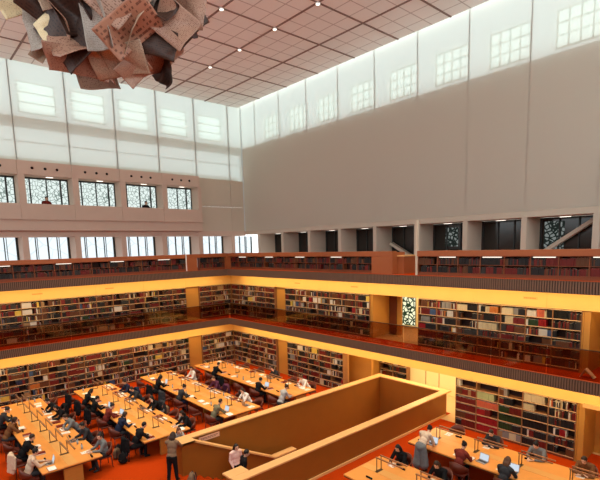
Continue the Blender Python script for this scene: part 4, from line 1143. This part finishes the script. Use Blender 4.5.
def page(c, ax, ay, w, h, bend, cr, mi, seed, lbl=None):
    """sheet of thin metal: centre c, directions ax, ay; cylinder bend, crumple amount"""
    n = 20; rf = random.Random(seed*13+1); folds = [(rf.uniform(0, PI), rf.uniform(-.3, .3), rf.uniform(.25, .65)*rf.choice((-1, 1))) for _ in range(4)]; ax = Vector(ax).normalized(); ay = Vector(ay); ay = (ay - ax*ay.dot(ax)).normalized(); az = ax.cross(ay)
    vs = []; fs = []
    for j in range(n+1):
        for i in range(n+1):
            u, v = i/n - .5, j/n - .5
            px = u*w; z = 0
            if abs(bend) > .01:
                R_ = w/bend; px = R_*math.sin(u*bend); z = R_*(1 - math.cos(u*bend))
            q = Vector((px*1.3, v*h*1.3, seed*3.7))
            for fa, fo, fs_ in folds: z += fs_ * max(0, math.cos(fa)*u*w + math.sin(fa)*v*h - fo) * .8
            z += .7*cr*(noise.noise(q) + .5*abs(noise.noise(q*2.1))) + cr*.5*abs(math.sin(3*(u*.8+v)+seed))
            px += .3*cr*noise.noise(q*1.7 + Vector((9,0,0)))
            vs.append((px, v*h, z))
    zm = sum(p[2] for p in vs)/len(vs); vs = [ax*p[0] + ay*p[1] + az*(p[2]-zm) for p in vs]
    for j in range(n):
        for i in range(n): o = j*(n+1)+i; fs.append((o, o+1, o+n+2, o+n+1))
    me = bpy.data.meshes.new('sheet'); me.from_pydata([tuple(p) for p in vs], [], fs); me.materials.append(PG[mi])
    uv = me.uv_layers.new(name='UVMap')
    for p in me.polygons:
        p.use_smooth = True
        for li in p.loop_indices:
            vi = me.loops[li].vertex_index; uv.data[li].uv = ((vi % (n+1))/n, (vi // (n+1))/n)
    o = bpy.data.objects.new('sheet', me); col.objects.link(o); o.parent = SCU; o.location = Vector(c) - CU
    s = o.modifiers.new('thick', 'SOLIDIFY'); s.thickness = .012
    return o
SCU = empty('hanging_sculpture', CU)
def at(px, py, depth=0.0):
    """place in the plane of the sculpture: metres right and up of its centre, plus towards the viewer"""
    return CU + _r*px + _u*py - _f*depth
rp = random.Random(21)
# inner mass of rolled sheets
for k in range(36):
    a = rp.uniform(0, 2*PI); t = rp.uniform(-.95, .95)
    rr = 1.25*math.sqrt(max(0, 1 - t*t*.75))
    c = CU + Vector((math.cos(a)*rr, math.sin(a)*rr, t*1.35 + .05))
    ax = Vector((rp.uniform(-1,1), rp.uniform(-1,1), rp.uniform(-1,1))); ay = Vector((rp.uniform(-1,1), rp.uniform(-1,1), rp.uniform(-1,1)))
    page(c, ax, ay, rp.uniform(.8, 1.3), rp.uniform(.8, 1.2), rp.uniform(1.2, 3.4), .16, rp.choice((5,5,5,3,0,2)), k)
def opage(px, py, d, tilt, pitch, w, h, bend, cr, mi, seed):
    """tilt: rotation in the sheet's own plane, pitch: lean back of the sheet"""
    ca, sa = math.cos(tilt), math.sin(tilt)
    ax = _r*ca + _u*sa; up = -_r*sa + _u*ca
    ay = up*math.cos(pitch) - _f*math.sin(pitch)
    return page(at(px, py, d), ax, ay, w, h, bend, cr, mi, seed)
# outer sheets, composed as in the photo: right, up, toward viewer, tilt, pitch, width, height, bend, crumple, print
OUTER = [(.08,-.22,1.45,-.66,-.15,1.75,1.05,.5,.07,0),(.60,-1.05,1.20,.62,.55,1.15,.70,.6,.08,1),(1.42,-.92,.95,-.70,.15,.80,.70,.9,.06,0),(1.68,-.28,.55,1.35,.1,1.1,.65,.8,.08,0),
  (1.12,-.55,1.05,.9,.1,.65,.75,3.0,.06,5),(-1.62,-.15,.75,.50,.3,1.15,.55,.9,.14,4),(-1.32,-.78,.75,-1.25,.15,1.1,.55,.8,.10,3),(-1.02,-.92,1.0,.55,.3,.6,.45,.9,.12,4),(-1.36,-1.16,.75,1.1,.4,.6,.28,.6,.10,2),
  (-.72,-1.10,1.0,-.9,.35,1.15,.85,.8,.08,5),(-.50,-.68,1.25,.4,.1,.75,.8,2.6,.06,5),(.00,-1.05,1.30,.1,.15,.60,.85,1.8,.06,3),(-.55,-1.50,.75,-.35,.45,1.05,.55,1.2,.10,0),(.18,-1.50,.75,.15,.75,1.15,.65,.9,.12,2),
  (.42,-1.60,.6,.75,.5,.6,.5,.7,.14,0),(.85,-.35,1.1,.75,.0,.75,.5,1.8,.08,5),(-1.0,-.50,1.0,-.7,.1,.8,.8,1.4,.12,5),(-.80,-.30,1.2,.35,.0,.75,.65,.6,.06,2),(.95,-1.15,.8,-.25,.6,1.0,.5,.8,.12,5),(.25,-.72,1.3,.35,.1,.9,.4,1.0,.10,5),
  (-1.15,.25,1.0,-.3,-.2,1.2,.9,.8,.12,2),(.6,.55,1.3,.3,-.3,1.5,.9,.8,.10,0),(1.45,.45,.9,-.4,-.2,1.2,.9,.9,.1,3),(-.4,.65,1.3,.5,-.3,1.3,.9,1.0,.12,0),(1.75,.9,.4,.6,-.1,1.0,.9,.9,.1,1),(-1.6,.7,.5,.2,0,1,.9,1.2,.1,3),(.1,1.3,1.0,.1,-.6,1.6,1.0,.8,.1,2)]
for k, a in enumerate(OUTER): opage(*a, seed=50+k)
mb = MB(); mb.rcone((0,0,.4), (0,0,ZC-CU.z), .02, .02, 8, caps=False); mb.build('suspension_rod', GREY_MET, SCU)
tag(SCU, 'huge hanging cluster of crumpled printed sheets, rose, buff and dark brown, under the ceiling', 'sculpture')

# ------------------------------------------------------------------ lights
def area(name, loc, sx, sy, power, c, rot=(0,0,0)):
    l = bpy.data.lights.new(name, 'AREA'); l.shape = 'RECTANGLE'; l.size = sx; l.size_y = sy; l.energy = power; l.color = c
    o = bpy.data.objects.new(name, l); col.objects.link(o); o.location = loc; o.rotation_euler = rot; return o
WARM = (1.0, .70, .30)
for z in (2.83, 6.11):
    # rotated slightly towards the bookcases
    area('soffit_lamp_right', (GX+.14, (2.5+25.6)/2, z), .10, 23.0, 190, WARM, (0, math.radians(-28), 0))
    area('soffit_lamp_left', ((16.4-8)/2+.2, GY+.16, z), 24.0, .10, 190, WARM, (math.radians(28), 0, 0))
area('passage_lamp', (19.55, 12.6, 2.8), 1.8, 4.0, 130, (1, .84, .52)); area('passage_lamp', (18.35, 15.7, 2.8), .5, 1.5, 26, WARM)
area('passage_lamp', (20.0, 13.4, 6.08), 1.2, 2.4, 60, (1, .84, .52))
area('doorway_lamp', (18.3, 4.3, 6.05), .6, 1.2, 10, WARM); area('doorway_lamp', (18.3, 4.3, 2.78), .6, 1.2, 10, WARM)
for x, y in [(15.15, 24.4), (15.15, 18.4), (9.15, 24.4), (9.15, 18.4), (3.15, 24.4), (3.15, 18.4), (15.15, 9.4), (9.15, 9.4), (12.15, 12.4), (6.15, 21.4), (12.15, 21.4), (12.15, 6.4)]:
    l = bpy.data.lights.new('downlight_lamp', 'SPOT'); l.energy = 1600; l.color = (1, .82, .58); l.spot_size = math.radians(66); l.spot_blend = .6; l.shadow_soft_size = .25
    o = bpy.data.objects.new('downlight_lamp', l); col.objects.link(o); o.location = (x, y, ZC-.15)

w = bpy.data.worlds.new('sky'); sc.world = w; w.use_nodes = True
bg = w.node_tree.nodes['Background']; bg.inputs[0].default_value = (.90, .97, 1.0, 1); bg.inputs[1].default_value = 1.95

# ------------------------------------------------------------------ camera
cd = bpy.data.cameras.new('camera'); cam = bpy.data.objects.new('camera', cd); col.objects.link(cam); sc.camera = cam
yaw, pit, roll = [math.radians(a) for a in (41.562, -7.7475, -1.4815)]
f = Vector((math.sin(yaw)*math.cos(pit), math.cos(yaw)*math.cos(pit), math.sin(pit))); r_ = Vector((math.cos(yaw), -math.sin(yaw), 0)); u_ = r_.cross(f)
r2 = r_*math.cos(roll) + u_*math.sin(roll); u2 = -r_*math.sin(roll) + u_*math.cos(roll)
cam.matrix_world = Matrix(((r2.x, u2.x, -f.x, 0), (r2.y, u2.y, -f.y, 0), (r2.z, u2.z, -f.z, EYE), (0, 0, 0, 1)))
cd.sensor_width = 36; cd.lens = 458.66/600*36; cd.shift_y = (308.67-240)/600; cd.clip_end = 200; cd.clip_start = .05
sc.view_settings.view_transform = 'Standard'; sc.view_settings.look = 'None'; sc.view_settings.gamma = 1; sc.view_settings.exposure = 0.28
sc.view_settings.use_curve_mapping = False
sc.cycles.use_denoising = True
sc.cycles.max_bounces = 8; sc.cycles.diffuse_bounces = 5; sc.cycles.transparent_max_bounces = 8
sc.cycles.sample_clamp_indirect = 6.0
